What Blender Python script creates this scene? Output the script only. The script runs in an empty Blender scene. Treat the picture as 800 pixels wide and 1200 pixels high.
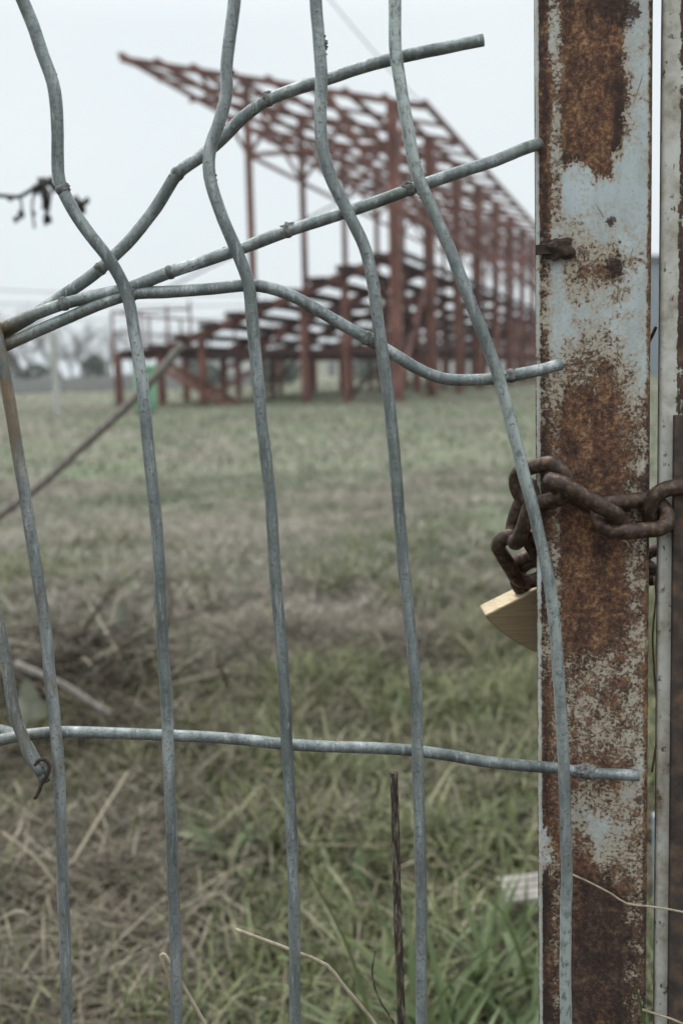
import bpy, bmesh, math, random
import numpy as np
from mathutils import Vector, Matrix, noise as mnoise

random.seed(11)
rng = np.random.default_rng(11)
scene = bpy.context.scene
COL = scene.collection
R = math.radians

# ------------------------------------------------------------------ camera
EYE = Vector((0.0, 0.0, 0.75))
FPX = 1333.33                      # focal length in photo pixels (800 x 1200)
PITCH, ROLL = R(7.05), R(1.5)
cam_rot = (Matrix.Rotation(math.pi / 2 - PITCH, 3, 'X') @ Matrix.Rotation(-ROLL, 3, 'Z'))
cd = bpy.data.cameras.new('camera')
cam = bpy.data.objects.new('camera', cd)
COL.objects.link(cam)
cam.location = EYE
cam.rotation_euler = cam_rot.to_euler()
cd.sensor_fit = 'AUTO'
cd.sensor_width = 36.0
cd.lens = 40.0
cd.clip_start = 0.02
cd.clip_end = 6000
cd.dof.use_dof = True
cd.dof.focus_distance = 0.515
cd.dof.aperture_fstop = 10.2
cd.dof.aperture_blades = 9
scene.camera = cam


def ray(px, py):
    return (cam_rot @ Vector(((px - 400) / FPX, (600 - py) / FPX, -1.0)))


def atY(px, py, Y):
    d = ray(px, py)
    return EYE + d * (Y / d.y)


def ground_at(px, py, z=0.0):
    d = ray(px, py)
    return EYE + d * ((z - EYE.z) / d.z)


# ------------------------------------------------------------------ object helpers
def setp(o, label=None, cat=None, group=None, kind=None):
    if label: o['label'] = label
    if cat: o['category'] = cat
    if group: o['group'] = group
    if kind: o['kind'] = kind
    return o


def thing(name, label, cat, loc=(0, 0, 0), group=None):
    o = bpy.data.objects.new(name, None)
    o.empty_display_size = 0.1
    COL.objects.link(o)
    o.location = loc
    return setp(o, label, cat, group)


class MB:
    """collects geometry in world coordinates, builds ONE mesh object"""
    def __init__(self):
        self.v, self.f, self.sm = [], [], []

    def add(self, verts, faces, smooth=False):
        n = len(self.v)
        self.v += [tuple(p) for p in verts]
        self.f += [tuple(i + n for i in f) for f in faces]
        self.sm += [smooth] * len(faces)
        return self

    def beam(self, a, b, w, h=None, up=Vector((0, 0, 1))):
        h = h or w
        a, b = Vector(a), Vector(b)
        d = (b - a).normalized()
        if abs(d.dot(up)) > 0.98:
            up = Vector((1, 0, 0)) if abs(d.x) < .9 else Vector((0, 1, 0))
        s = d.cross(up).normalized()
        u = s.cross(d).normalized()
        vs = []
        for p in (a, b):
            for sx, sy in ((-1, -1), (1, -1), (1, 1), (-1, 1)):
                vs.append(p + s * (sx * w / 2) + u * (sy * h / 2))
        return self.add(vs, [(3, 2, 1, 0), (4, 5, 6, 7), (0, 1, 5, 4), (1, 2, 6, 5), (2, 3, 7, 6), (3, 0, 4, 7)])

    def box(self, c, size, rz=0.0):
        c = Vector(c)
        m = Matrix.Rotation(rz, 3, 'Z')
        vs = []
        for sz in (-1, 1):
            for sx, sy in ((-1, -1), (1, -1), (1, 1), (-1, 1)):
                vs.append(c + m @ Vector((sx * size[0] / 2, sy * size[1] / 2, sz * size[2] / 2)))
        return self.add(vs, [(3, 2, 1, 0), (4, 5, 6, 7), (0, 1, 5, 4), (1, 2, 6, 5), (2, 3, 7, 6), (3, 0, 4, 7)])

    def tube(self, pts, rad, n=14, closed=False, wob=0.0, smooth=True, cap=True):
        pts = [Vector(p) for p in pts]
        m = len(pts)
        rs = rad if isinstance(rad, (list, tuple)) else [rad] * m
        tang = []
        for i in range(m):
            if closed:
                t = pts[(i + 1) % m] - pts[i - 1]
            else:
                t = pts[min(i + 1, m - 1)] - pts[max(i - 1, 0)]
            tang.append(t.normalized())
        ref = Vector((0, 1, 0)) if abs(tang[0].y) < .9 else Vector((1, 0, 0))
        u = (ref - tang[0] * ref.dot(tang[0])).normalized()
        vs, fs = [], []
        for i in range(m):
            u = (u - tang[i] * u.dot(tang[i])).normalized()
            w = tang[i].cross(u)
            for k in range(n):
                a = 2 * math.pi * k / n
                r = rs[i]
                if wob:
                    q = pts[i] * 160
                    r *= 1 + wob * mnoise.noise((q.x + 3 * math.cos(a), q.y + 3 * math.sin(a), q.z))
                vs.append(pts[i] + (u * math.cos(a) + w * math.sin(a)) * r)
        segs = m if closed else m - 1
        for i in range(segs):
            j = (i + 1) % m
            for k in range(n):
                k2 = (k + 1) % n
                fs.append((i * n + k, i * n + k2, j * n + k2, j * n + k))
        if not closed and cap:
            fs.append(tuple(range(n - 1, -1, -1)))
            fs.append(tuple((m - 1) * n + k for k in range(n)))
        return self.add(vs, fs, smooth)

    def blob(self, c, r, sc=(1, 1, 1), rough=.35, sub=2, seed=0):
        bm = bmesh.new()
        bmesh.ops.create_icosphere(bm, subdivisions=sub, radius=1.0)
        c = Vector(c)
        vs = []
        for v in bm.verts:
            k = 1 + rough * mnoise.noise(v.co * 1.7 + Vector((seed * 3.1, seed * 1.7, 0)))
            vs.append(c + Vector((v.co.x * sc[0], v.co.y * sc[1], v.co.z * sc[2])) * (r * k))
        fs = [tuple(v.index for v in f.verts) for f in bm.faces]
        bm.free()
        return self.add(vs, fs, True)

    def build(self, name, mat, parent=None, bevel=0.0, seg=2):
        me = bpy.data.meshes.new(name)
        off = Vector(parent_world(parent)) if parent else Vector((0, 0, 0))
        me.from_pydata([tuple(Vector(p) - off) for p in self.v], [], self.f)
        me.polygons.foreach_set('use_smooth', self.sm)
        me.materials.append(mat)
        me.update()
        o = bpy.data.objects.new(name, me)
        COL.objects.link(o)
        if parent:
            o.parent = parent
        if bevel:
            b = o.modifiers.new('bevel', 'BEVEL')
            b.width = bevel
            b.segments = seg
            b.limit_method = 'ANGLE'
        return o

    def base(self):
        a = np.array(self.v)
        return Vector(((a[:, 0].min() + a[:, 0].max()) / 2, (a[:, 1].min() + a[:, 1].max()) / 2, a[:, 2].min()))

    def solo(self, name, mat, label=None, cat=None, group=None, kind=None, bevel=0.0):
        """one-mesh thing with its origin at its base"""
        b = self.base()
        e = MB()
        e.v = [tuple(Vector(p) - b) for p in self.v]
        e.f, e.sm = self.f, self.sm
        o = e.build(name, mat, None, bevel)
        o.location = b
        return setp(o, label, cat, group, kind)


def parent_world(p):
    l = Vector(p.location)
    while p.parent:
        p = p.parent
        l += Vector(p.location)
    return l


def smooth_path(pts, step=0.004):
    """Catmull-Rom through 3-D control points"""
    P = [Vector(p) for p in pts]
    P = [P[0] * 2 - P[1]] + P + [P[-1] * 2 - P[-2]]
    out = []
    for i in range(1, len(P) - 2):
        p0, p1, p2, p3 = P[i - 1:i + 3]
        d1 = max((p2 - p1).length, 1e-6)
        t1 = (p2 - p0) * (d1 / max((p1 - p0).length + d1, 1e-6))
        t2 = (p3 - p1) * (d1 / max((p3 - p2).length + d1, 1e-6))
        n = max(2, int(d1 / step))
        for k in range(n):
            t = k / n
            out.append((2 * t**3 - 3 * t**2 + 1) * p1 + (t**3 - 2 * t**2 + t) * t1 +
                       (-2 * t**3 + 3 * t**2) * p2 + (t**3 - t**2) * t2)
    out.append(P[-2])
    return out


# ------------------------------------------------------------------ material helpers
class NT:
    def __init__(self, name):
        self.m = bpy.data.materials.new(name)
        self.m.use_nodes = True
        self.t = self.m.node_tree
        self.t.nodes.clear()
        self.out = self.t.nodes.new('ShaderNodeOutputMaterial')

    def n(self, typ, **kw):
        nd = self.t.nodes.new(typ)
        for k, v in kw.items():
            setattr(nd, k, v)
        return nd

    def l(self, a, b):
        self.t.links.new(a, b)

    def setin(self, sock, v):
        if hasattr(v, 'is_output'):
            self.l(v, sock)
        else:
            sock.default_value = v

    def math(self, op, a, b=None, c=None, clamp=False):
        nd = self.n('ShaderNodeMath', operation=op)
        nd.use_clamp = clamp
        self.setin(nd.inputs[0], a)
        if b is not None: self.setin(nd.inputs[1], b)
        if c is not None: self.setin(nd.inputs[2], c)
        return nd.outputs[0]

    def coord(self, kind='Object', scale=None):
        tc = self.n('ShaderNodeTexCoord').outputs[kind]
        if scale:
            mp = self.n('ShaderNodeMapping')
            mp.inputs['Scale'].default_value = scale
            self.l(tc, mp.inputs['Vector'])
            return mp.outputs[0]
        return tc

    def noise(self, vec, scale, detail=4, rough=.55, dist=0):
        nd = self.n('ShaderNodeTexNoise')
        self.l(vec, nd.inputs['Vector'])
        nd.inputs['Scale'].default_value = scale
        nd.inputs['Detail'].default_value = detail
        nd.inputs['Roughness'].default_value = rough
        nd.inputs['Distortion'].default_value = dist
        return nd.outputs[0]

    def ramp(self, fac, stops, interp='LINEAR'):
        nd = self.n('ShaderNodeValToRGB')
        nd.color_ramp.interpolation = interp
        el = nd.color_ramp.elements
        while len(el) < len(stops):
            el.new(0.5)
        for e, (p, c) in zip(el, stops):
            e.position = p
        for e, (p, c) in zip(el, stops):
            e.position = p
            e.color = (c, c, c, 1) if isinstance(c, (int, float)) else (*c, 1)
        self.l(fac, nd.inputs[0])
        return nd.outputs[0]

    def step(self, v, a, b):
        nd = self.n('ShaderNodeMapRange', interpolation_type='SMOOTHSTEP')
        self.setin(nd.inputs[0], v)
        nd.inputs[1].default_value = a
        nd.inputs[2].default_value = b
        return nd.outputs[0]

    def mix(self, f, a, b, blend='MIX'):
        nd = self.n('ShaderNodeMix', data_type='RGBA', blend_type=blend)
        self.setin(nd.inputs[0], f)
        for s, v in ((nd.inputs[6], a), (nd.inputs[7], b)):
            if hasattr(v, 'is_output'):
                self.l(v, s)
            else:
                s.default_value = (*v, 1)
        return nd.outputs[2]

    def bsdf(self, color, rough=.7, metal=0.0, bump=None, bstr=.3, bdist=.001, spec=.5):
        b = self.n('ShaderNodeBsdfPrincipled')
        if hasattr(color, 'is_output'):
            self.l(color, b.inputs['Base Color'])
        else:
            b.inputs['Base Color'].default_value = (*color, 1)
        self.setin(b.inputs['Roughness'], rough)
        self.setin(b.inputs['Metallic'], metal)
        b.inputs['Specular IOR Level'].default_value = spec
        if bump is not None:
            bp = self.n('ShaderNodeBump')
            bp.inputs['Strength'].default_value = bstr
            bp.inputs['Distance'].default_value = bdist
            self.l(bump, bp.inputs['Height'])
            self.l(bp.outputs[0], b.inputs['Normal'])
        return b

    def done(self, shader):
        self.l(shader.outputs[0], self.out.inputs['Surface'])
        return self.m


def mat_noise(name, c1, c2, scale=5, rough=.75, metal=0.0, c3=None, bstr=.3, bdist=.002, stretch=None, spec=.4):
    t = NT(name)
    co = t.coord('Object', stretch)
    n = t.noise(co, scale, 6, .6)
    stops = [(.3, c1), (.68, c2)] if c3 is None else [(.28, c1), (.5, c2), (.72, c3)]
    c = t.ramp(n, stops)
    return t.done(t.bsdf(c, rough, metal, n, bstr, bdist, spec))


# ---- galvanised fence wire
def wire_mat(name, flake=0.0, brown=None):
    t = NT(name)
    co = t.coord('Object')
    g = t.coord('Object', (1, 1, .22))
    n1 = t.noise(g, 90, 6, .65)
    n2 = t.noise(co, 700, 4, .7)
    n3 = t.noise(co, 26, 3, .6)
    col = t.ramp(n1, [(.34, (.1, .115, .11)), (.47, (.19, .21, .205)), (.56, (.25, .275, .27)), (.66, (.42, .45, .44))])
    col = t.mix(t.step(n2, .52, .7), col, (.1, .115, .11))
    sp2 = t.noise(t.coord('Object', (1, 1, .12)), 520, 4, .7)
    col = t.mix(t.math('MULTIPLY', t.step(sp2, .56, .66), .6), col, (.42, .45, .445))
    col = t.mix(t.math('MULTIPLY', t.step(n3, .56, .72), .5), col, (.14, .17, .14))
    if flake:
        f = t.noise(t.coord('Object', (1, 1, .5)), 330, 5, .7)
        ff = t.noise(co, 14, 2, .5)
        fz = t.math('MULTIPLY', t.step(f, .46 - .08 * flake, .52), t.step(ff, .4, .6))
        col = t.mix(t.math('MULTIPLY', fz, .9), col, (.44, .49, .46))
        f2 = t.noise(co, 240, 5, .75)
        col = t.mix(t.math('MULTIPLY', t.step(f2, .6, .68), .85), col, (.07, .075, .06))
    # thin brown rust staining, towards the broken left end
    sx = t.n('ShaderNodeSeparateXYZ')
    t.l(t.n('ShaderNodeNewGeometry').outputs['Position'], sx.inputs[0])
    left = t.math('MULTIPLY', t.step(sx.outputs['X'], -0.118, -0.152), t.math('ADD', t.math('MULTIPLY', t.step(sx.outputs['Z'], .68, .74), .75), .25))
    rn = t.noise(co, 60, 5, .7)
    rm = t.math('MULTIPLY', left, t.step(rn, .3, .6))
    if brown:
        rm = t.math('MAXIMUM', rm, t.math('MULTIPLY', t.step(rn, .5, .66), brown))
    sp = t.math('MULTIPLY', t.step(t.noise(co, 120, 3, .6), .7, .74), .8)
    rm = t.math('MAXIMUM', rm, sp)
    col = t.mix(rm, col, t.ramp(rn, [(.3, (.16, .11, .06)), (.6, (.23, .15, .075)), (.75, (.3, .15, .06))]))
    h = t.math('ADD', t.math('MULTIPLY', n2, .6), t.noise(co, 160, 3, .6))
    rough = t.ramp(n1, [(.3, .6), (.7, .36)])
    return t.done(t.bsdf(col, rough, .35, h, .7, .0007, .5))


M = {}
M['wire'] = wire_mat('galvanised wire')
M['wire_flaked'] = wire_mat('flaking galvanised wire', 1.0)
M['wire_stained'] = wire_mat('stained galvanised wire', .0, .35)


# ---- rusty painted post: every patch is laid out along the post's own height
POST_Y = 0.512
POST_W = 0.0505
POST_D = 0.040
post_c = atY(694, 600, POST_Y)
POST_YAW = R(-10)


def zpix(py):
    return atY(692, py, POST_Y).z


def post_material():
    t = NT('rusty pale blue post')
    co = t.coord('Object')
    sx = t.n('ShaderNodeSeparateXYZ')
    t.l(co, sx.inputs[0])
    X, Z = sx.outputs['X'], sx.outputs['Z']
    wob = t.noise(t.coord('Object', (1, 1, .45)), 60, 6, .7)
    wob2 = t.noise(co, 420, 5, .75)
    wob3 = t.noise(t.coord('Object', (1, 1, .5)), 24, 3, .6)
    wv = t.math('ADD', t.math('MULTIPLY', t.math('SUBTRACT', wob, .5), .16),
                t.math('ADD', t.math('MULTIPLY', t.math('SUBTRACT', wob2, .5), .12), t.math('MULTIPLY', t.math('SUBTRACT', wob3, .5), .12)))
    u0 = t.math('ADD', t.math('DIVIDE', X, POST_W), .5)
    u = t.math('ADD', u0, wv)   # 0 left .. 1 right
    ztop, zbot = zpix(-40), zpix(1240)
    v = t.math('DIVIDE', t.math('SUBTRACT', ztop, Z), ztop - zbot, clamp=True)
    v = t.math('ADD', v, t.math('MULTIPLY', t.math('SUBTRACT', wob, .5), .12))

    def vr(lst):
        st = []
        for py, val in lst:
            st.append(((ztop - zpix(py)) / (ztop - zbot), val))
        return t.ramp(v, st)
    Lb = vr([(0, .85), (250, .85), (300, .55), (460, .5), (520, .8), (690, .7), (760, .45), (850, .75), (985, .7), (990, .2), (1015, .2), (1025, .9), (1200, .9)])
    Sb = vr([(0, .3), (180, .36), (260, .42), (300, .3), (400, .2), (450, .38), (500, .6), (560, .5), (640, .38), (700, .5), (800, .5), (900, .55), (1020, .6), (1200, .62)])
    Cb = vr([(0, 1), (150, 1), (190, .85), (203, .4), (218, .06), (255, .1), (285, .4), (310, .5), (340, .44), (365, .2), (400, .38), (430, .44), (448, .52), (472, .85),
             (600, 1), (735, .92), (780, .55), (830, .42), (870, .48), (908, .64), (930, .46), (960, .24), (985, .38), (1010, .52), (1032, .95), (1200, 1)])
    Rb = vr([(0, .14), (250, .1), (400, .16), (450, .32), (500, .44), (600, .46), (700, .5), (790, .42), (880, .38), (940, .36), (1010, .46), (1100, .6), (1200, .64)])
    P = t.mix(t.step(u, .1, .16), Lb, Sb)
    P = t.mix(t.step(u, .2, .28), P, Cb)
    P = t.mix(t.step(u, .66, .86), P, Rb)
    P = t.mix(t.step(u0, .94, .985), P, (.7, .7, .7))
    P = t.mix(t.step(u0, .05, .03), P, (.16, .16, .16))     # thin paint bead round the left corner
    P = t.mix(t.step(u0, .012, .004), P, (.62, .62, .62))
    n1 = t.noise(co, 150, 8, .78)
    n2 = t.noise(co, 620, 5, .75)
    n3 = t.noise(co, 42, 4, .6)
    Rr = t.math('ADD', P, t.math('MULTIPLY', t.math('SUBTRACT', n1, .5), 1.6))
    Rr = t.math('ADD', Rr, t.math('MULTIPLY', t.math('SUBTRACT', n2, .5), 1.5))
    Rr = t.math('ADD', Rr, t.math('MULTIPLY', t.math('SUBTRACT', n3, .5), .8))
    mask = t.step(Rr, .4, .62)
    halo = t.step(Rr, .0, .45)
    # pin-head rust specks in the paint
    vo = t.n('ShaderNodeTexVoronoi')
    vo.inputs['Scale'].default_value = 330
    t.l(co, vo.inputs['Vector'])
    spk = t.math('MULTIPLY', t.step(vo.outputs['Distance'], .3, .16), t.step(t.math('ADD', n3, t.math('MULTIPLY', P, .6)), .62, .72))
    mask = t.math('MAXIMUM', mask, t.math('MULTIPLY', spk, .9))
    vo2 = t.n('ShaderNodeTexVoronoi')
    vo2.inputs['Scale'].default_value = 170
    vd = t.n('ShaderNodeVectorMath', operation='ADD')
    t.l(t.coord('Object', (1, .6, .85)), vd.inputs[0])
    nc = t.n('ShaderNodeTexNoise')
    nc.inputs['Scale'].default_value = 300
    t.l(co, nc.inputs['Vector'])
    vs_ = t.n('ShaderNodeVectorMath', operation='SCALE')
    t.l(nc.outputs['Color'], vs_.inputs[0])
    vs_.inputs['Scale'].default_value = .0035
    t.l(vs_.outputs[0], vd.inputs[1])
    t.l(vd.outputs[0], vo2.inputs['Vector'])
    sc3 = t.n('ShaderNodeSeparateColor')
    t.l(vo2.outputs['Color'], sc3.inputs[0])
    rsp = t.math('MULTIPLY', sc3.outputs[0], .42)
    zone = t.step(t.math('ADD', P, t.math('MULTIPLY', t.math('SUBTRACT', n3, .5), 1.6)), .12, .42)
    spot = t.math('MULTIPLY', t.step(t.math('SUBTRACT', vo2.outputs['Distance'], rsp), .06, -.04), zone)
    spot = t.math('MULTIPLY', spot, t.step(sc3.outputs[1], .45, .5))
    mask = t.math('MAXIMUM', mask, t.math('MULTIPLY', spot, .92))
    halo = t.math('MAXIMUM', halo, t.math('MULTIPLY', t.step(t.math('SUBTRACT', vo2.outputs['Distance'], rsp), .25, 0), zone))
    # paint
    pn = t.noise(t.coord('Object', (1, 1, .4)), 55, 6, .65)
    paint = t.ramp(pn, [(.34, (.36, .395, .38)), (.5, (.45, .505, .505)), (.66, (.53, .6, .62))])
    paint = t.mix(t.step(t.math('ADD', P, t.math('MULTIPLY', n1, .3)), .42, .62), paint, (.44, .435, .39))
    paint = t.mix(t.math('MULTIPLY', t.step(n2, .58, .7), .5), paint, (.19, .19, .165))
    pv = t.n('ShaderNodeTexVoronoi', feature='DISTANCE_TO_EDGE')
    pv.inputs['Scale'].default_value = 45
    t.l(t.coord('Object', (1.2, 1, .6)), pv.inputs['Vector'])
    crack = t.math('MULTIPLY', t.step(pv.outputs['Distance'], .018, .004), t.step(n3, .52, .62))
    paint = t.mix(t.math('MULTIPLY', crack, .8), paint, (.11, .09, .07))
    paint = t.mix(t.math('MULTIPLY', halo, .6), paint, (.4, .27, .15))
    # rust
    rn = t.noise(co, 430, 7, .8)
    rn2 = t.noise(t.coord('Object', (1, 1, .3)), 60, 6, .7)
    rm_ = t.noise(co, 110, 5, .7)
    rc = t.math('ADD', t.math('MULTIPLY', rn, .62), t.math('MULTIPLY', rm_, .38))
    rust = t.ramp(rc, [(.39, (.035, .022, .019)), (.46, (.088, .047, .034)), (.51, (.158, .08, .048)), (.56, (.3, .155, .078)), (.61, (.44, .285, .165))])
    dk = vr([(0, .85), (45, .4), (120, .3), (200, .5), (330, .3), (470, .5), (600, .62), (760, .5), (900, .3), (1010, .5), (1045, .95), (1200, 1)])
    dkm = t.step(t.math('ADD', t.math('MULTIPLY', dk, .8), t.math('MULTIPLY', t.math('SUBTRACT', rn2, .5), 2.2)), .3, .85)
    rust = t.mix(t.math('MULTIPLY', dkm, .85), rust, t.ramp(rc, [(.36, (.014, .011, .011)), (.5, (.042, .028, .024)), (.64, (.13, .085, .06))]))
    # old dark run of rust down the right of the upper patch, and the dark left edge
    du = t.math('ABSOLUTE', t.math('SUBTRACT', u, .71))
    run = t.math('MULTIPLY', t.step(du, .07, .03), vr([(60, 0), (110, .8), (240, .9), (330, .85), (345, 0)]))
    le = t.math('MULTIPLY', t.step(t.math('ABSOLUTE', t.math('SUBTRACT', u, .07)), .045, .01), .7)
    rust = t.mix(t.math('MAXIMUM', run, le), rust, (.035, .024, .021))
    col = t.mix(mask, paint, rust)
    # two small black burns beside the old latch
    for (px, py, rr) in ((715, 262, .0028), (718, 316, .0042), (722, 8, .009)):
        q = t.n('ShaderNodeVectorMath', operation='DISTANCE')
        mp = t.n('ShaderNodeMapping')
        mp.inputs['Scale'].default_value = (1, 0, 1)
        t.l(co, mp.inputs['Vector'])
        t.l(mp.outputs[0], q.inputs[0])
        w = atY(px, py, POST_Y)
        q.inputs[1].default_value = (w.x - post_c.x, 0, w.z)
        dd = t.math('ADD', q.outputs['Value'], t.math('MULTIPLY', t.math('SUBTRACT', n1, .5), rr * 7))
        col = t.mix(t.step(dd, rr * 1.1, rr * .7), col, t.ramp(rc, [(.4, (.022, .016, .014)), (.6, (.085, .05, .036))]))
    hgt = t.math('ADD', t.math('MULTIPLY', mask, t.math('ADD', rn, .35)), t.math('MULTIPLY', n2, .18))
    rough = t.ramp(mask, [(0, .5), (1, .9)])
    return t.done(t.bsdf(col, rough, 0, hgt, .75, .0008, .35))


M['post'] = post_material()


def gate_material():
    t = NT('streaked gate paint')
    co = t.coord('Object')
    sx = t.n('ShaderNodeSeparateXYZ')
    t.l(co, sx.inputs[0])
    X, Z = sx.outputs['X'], sx.outputs['Z']
    st = t.noise(t.coord('Object', (1, 1, .08)), 150, 5, .6)
    n1 = t.noise(co, 160, 7, .7)
    zt = t.noise(t.coord('Object', (.02, .02, 1)), 14, 3, .6)
    xb_ = t.math('ADD', X, t.math('MULTIPLY', t.math('SUBTRACT', st, .5), .005))
    band = t.step(xb_, -.0028, -.0012)
    a = t.math('ADD', t.math('MULTIPLY', band, t.math('ADD', .3, t.math('MULTIPLY', t.math('SUBTRACT', zt, .38), 1.6))),
               t.math('ADD', t.math('MULTIPLY', t.math('SUBTRACT', n1, .5), 2.2), t.math('MULTIPLY', t.math('SUBTRACT', t.noise(t.coord('Object', (1, 1, .15)), 420, 5, .7), .5), 1.1)))
    mask = t.step(a, .2, .36)
    paint = t.ramp(t.noise(co, 60, 6, .65), [(.36, (.3, .26, .2)), (.46, (.45, .42, .35)), (.55, (.56, .54, .48)), (.66, (.62, .61, .56))])
    rust = t.ramp(t.math('ADD', t.math('MULTIPLY', n1, .6), t.math('MULTIPLY', st, .4)), [(.38, (.02, .015, .013)), (.5, (.055, .034, .026)), (.6, (.15, .085, .05)), (.68, (.28, .17, .1))])
    col = t.mix(mask, paint, rust)
    return t.done(t.bsdf(col, .65, 0, t.math('ADD', mask, n1), .5, .0006, .35))


M['gate'] = gate_material()
M['gate_dark'] = mat_noise('dark weathered steel', (.025, .02, .019), (.06, .045, .038), 120, .75, .0, (.15, .09, .055), .4, .0005)
M['chain'] = mat_noise('brown rusted chain', (.026, .018, .015), (.07, .044, .032), 300, .5, .4, (.2, .13, .09), .5, .0006)
M['weld'] = mat_noise('old burnt weld', (.02, .014, .012), (.048, .032, .025), 260, .9, .0, (.1, .062, .04), .8, .0008)


def brass():
    t = NT('scuffed brass')
    co = t.coord('Object')
    br = t.noise(t.coord('Object', (.25, 1, 8)), 120, 5, .6)
    n = t.noise(co, 60, 4, .6)
    col = t.ramp(br, [(.3, (.33, .255, .155)), (.5, (.42, .335, .215)), (.7, (.47, .385, .26))])
    col = t.mix(t.math('MULTIPLY', t.step(n, .6, .7), .55), col, (.22, .12, .05))
    return t.done(t.bsdf(col, t.ramp(br, [(.3, .58), (.7, .46)]), .55, br, .25, .0003))


M['brass'] = brass()
M['scar'] = mat_noise('weld scar', (.06, .055, .05), (.15, .15, .14), 420, .75, .2, (.3, .29, .27), .8, .0006)
M['steel'] = mat_noise('dull steel', (.07, .065, .06), (.16, .15, .14), 90, .55, .5)
M['oxide'] = mat_noise('red oxide steel', (.07, .03, .024), (.15, .06, .044), 1.6, .75, 0, (.25, .115, .085), .2, .005)
M['oxide_dark'] = mat_noise('dark red oxide steel', (.026, .015, .014), (.05, .025, .022), 1.0, .85, 0, (.085, .04, .034), .2, .005)  # darker red oxide tone for decks, ties and walkway
M['stalk'] = mat_noise('dark weathered stalk', (.018, .013, .01), (.06, .045, .032), 700, .9, 0, (.3, .26, .2), .8, .0008, (1, 1, .2))
M['straw'] = mat_noise('dry straw', (.2, .155, .105), (.34, .28, .2), 220, .8, 0, (.45, .39, .3), .4, .0004, (1, 1, .3))
M['bark'] = mat_noise('grey bark', (.05, .042, .035), (.12, .1, .085), 40, .9, 0, (.17, .15, .13), .6, .004, (1, 1, .3))
M['dark_twig'] = mat_noise('dark twig', (.025, .024, .022), (.06, .055, .05), 60, .9)
M['leaf_dead'] = mat_noise('dead leaf', (.03, .028, .026), (.07, .06, .05), 60, .9)
M['pole_wood'] = mat_noise('weathered grey wood', (.1, .085, .075), (.2, .175, .15), 90, .85, 0, (.27, .24, .21), .5, .001, (1, 1, .2))
M['concrete'] = mat_noise('pale concrete', (.33, .32, .3), (.5, .49, .46), 9, .9)
M['cable'] = mat_noise('grey cable', (.1, .1, .11), (.16, .16, .17), 9, .7)
M['board'] = mat_noise('bleached board', (.12, .105, .09), (.25, .225, .195), 60, .85, 0, (.34, .31, .275), .5, .001, (1, .2, 1))
M['plaster'] = mat_noise('pale plaster', (.5, .49, .46), (.62, .61, .58), 1.5, .9)
M['plaster_warm'] = mat_noise('cream plaster', (.42, .38, .31), (.52, .48, .4), 1.5, .9)
M['sheet_grey'] = mat_noise('grey sheet cladding', (.24, .28, .31), (.31, .35, .38), .8, .6)
M['roof_tile'] = mat_noise('weathered roof tile', (.12, .06, .045), (.2, .1, .075), 2, .9)
M['roof_dark'] = mat_noise('dark roof sheet', (.11, .11, .12), (.17, .17, .18), 2, .8)
M['glass'] = mat_noise('window glass', (.03, .035, .04), (.05, .06, .065), 1, .15)
M['frame_white'] = mat_noise('white frame paint', (.6, .6, .58), (.7, .7, .68), 3, .6)
M['fence_board'] = mat_noise('dark board fence', (.26, .26, .255), (.33, .325, .315), 2, .9)
M['green_plastic'] = mat_noise('green plastic', (.1, .25, .13), (.15, .32, .18), 3, .5)
M['blue_strip'] = mat_noise('pale blue plastic', (.22, .27, .33), (.32, .37, .43), 20, .5)
M['grey_leaf'] = mat_noise('grey green leaf', (.11, .115, .075), (.22, .22, .165), 30, .7)


def leaf_mat(name, stops, trans=.3):
    t = NT(name)
    g = t.n('ShaderNodeNewGeometry')
    col = t.ramp(g.outputs['Random Per Island'], stops)
    n = t.noise(t.coord('Object'), 30, 3, .6)
    col = t.mix(t.math('MULTIPLY', t.step(n, .45, .7), .35), col, (.16, .13, .08))
    b = t.bsdf(col, .55, 0, spec=.35)
    tr = t.n('ShaderNodeBsdfTranslucent')
    t.l(col, tr.inputs[0])
    mx = t.n('ShaderNodeMixShader')
    mx.inputs[0].default_value = trans
    t.l(b.outputs[0], mx.inputs[1])
    t.l(tr.outputs[0], mx.inputs[2])
    return t.done(mx)


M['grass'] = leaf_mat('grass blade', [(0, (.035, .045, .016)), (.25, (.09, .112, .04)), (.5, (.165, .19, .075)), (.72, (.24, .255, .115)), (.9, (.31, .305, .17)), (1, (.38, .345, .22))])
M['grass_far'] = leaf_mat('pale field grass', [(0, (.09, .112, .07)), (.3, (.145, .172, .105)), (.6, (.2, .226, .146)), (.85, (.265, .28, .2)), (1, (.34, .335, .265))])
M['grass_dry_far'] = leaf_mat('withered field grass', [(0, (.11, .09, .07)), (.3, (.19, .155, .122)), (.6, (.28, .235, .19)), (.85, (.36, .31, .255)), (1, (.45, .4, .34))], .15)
M['grass_fresh'] = leaf_mat('fresh grass leaf', [(0, (.06, .085, .03)), (.4, (.1, .135, .05)), (.75, (.15, .19, .085)), (1, (.2, .235, .13))])
M['grass_dry'] = leaf_mat('dry grass', [(0, (.025, .018, .012)), (.35, (.06, .045, .029)), (.6, (.125, .096, .062)), (.85, (.23, .187, .13)), (1, (.38, .325, .24))], .15)  # darkest tones stand in for deep shadow among the near straw
M['evergreen'] = leaf_mat('evergreen leaf', [(0, (.03, .045, .032)), (.6, (.06, .08, .055)), (1, (.1, .12, .085))], .1)


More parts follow.
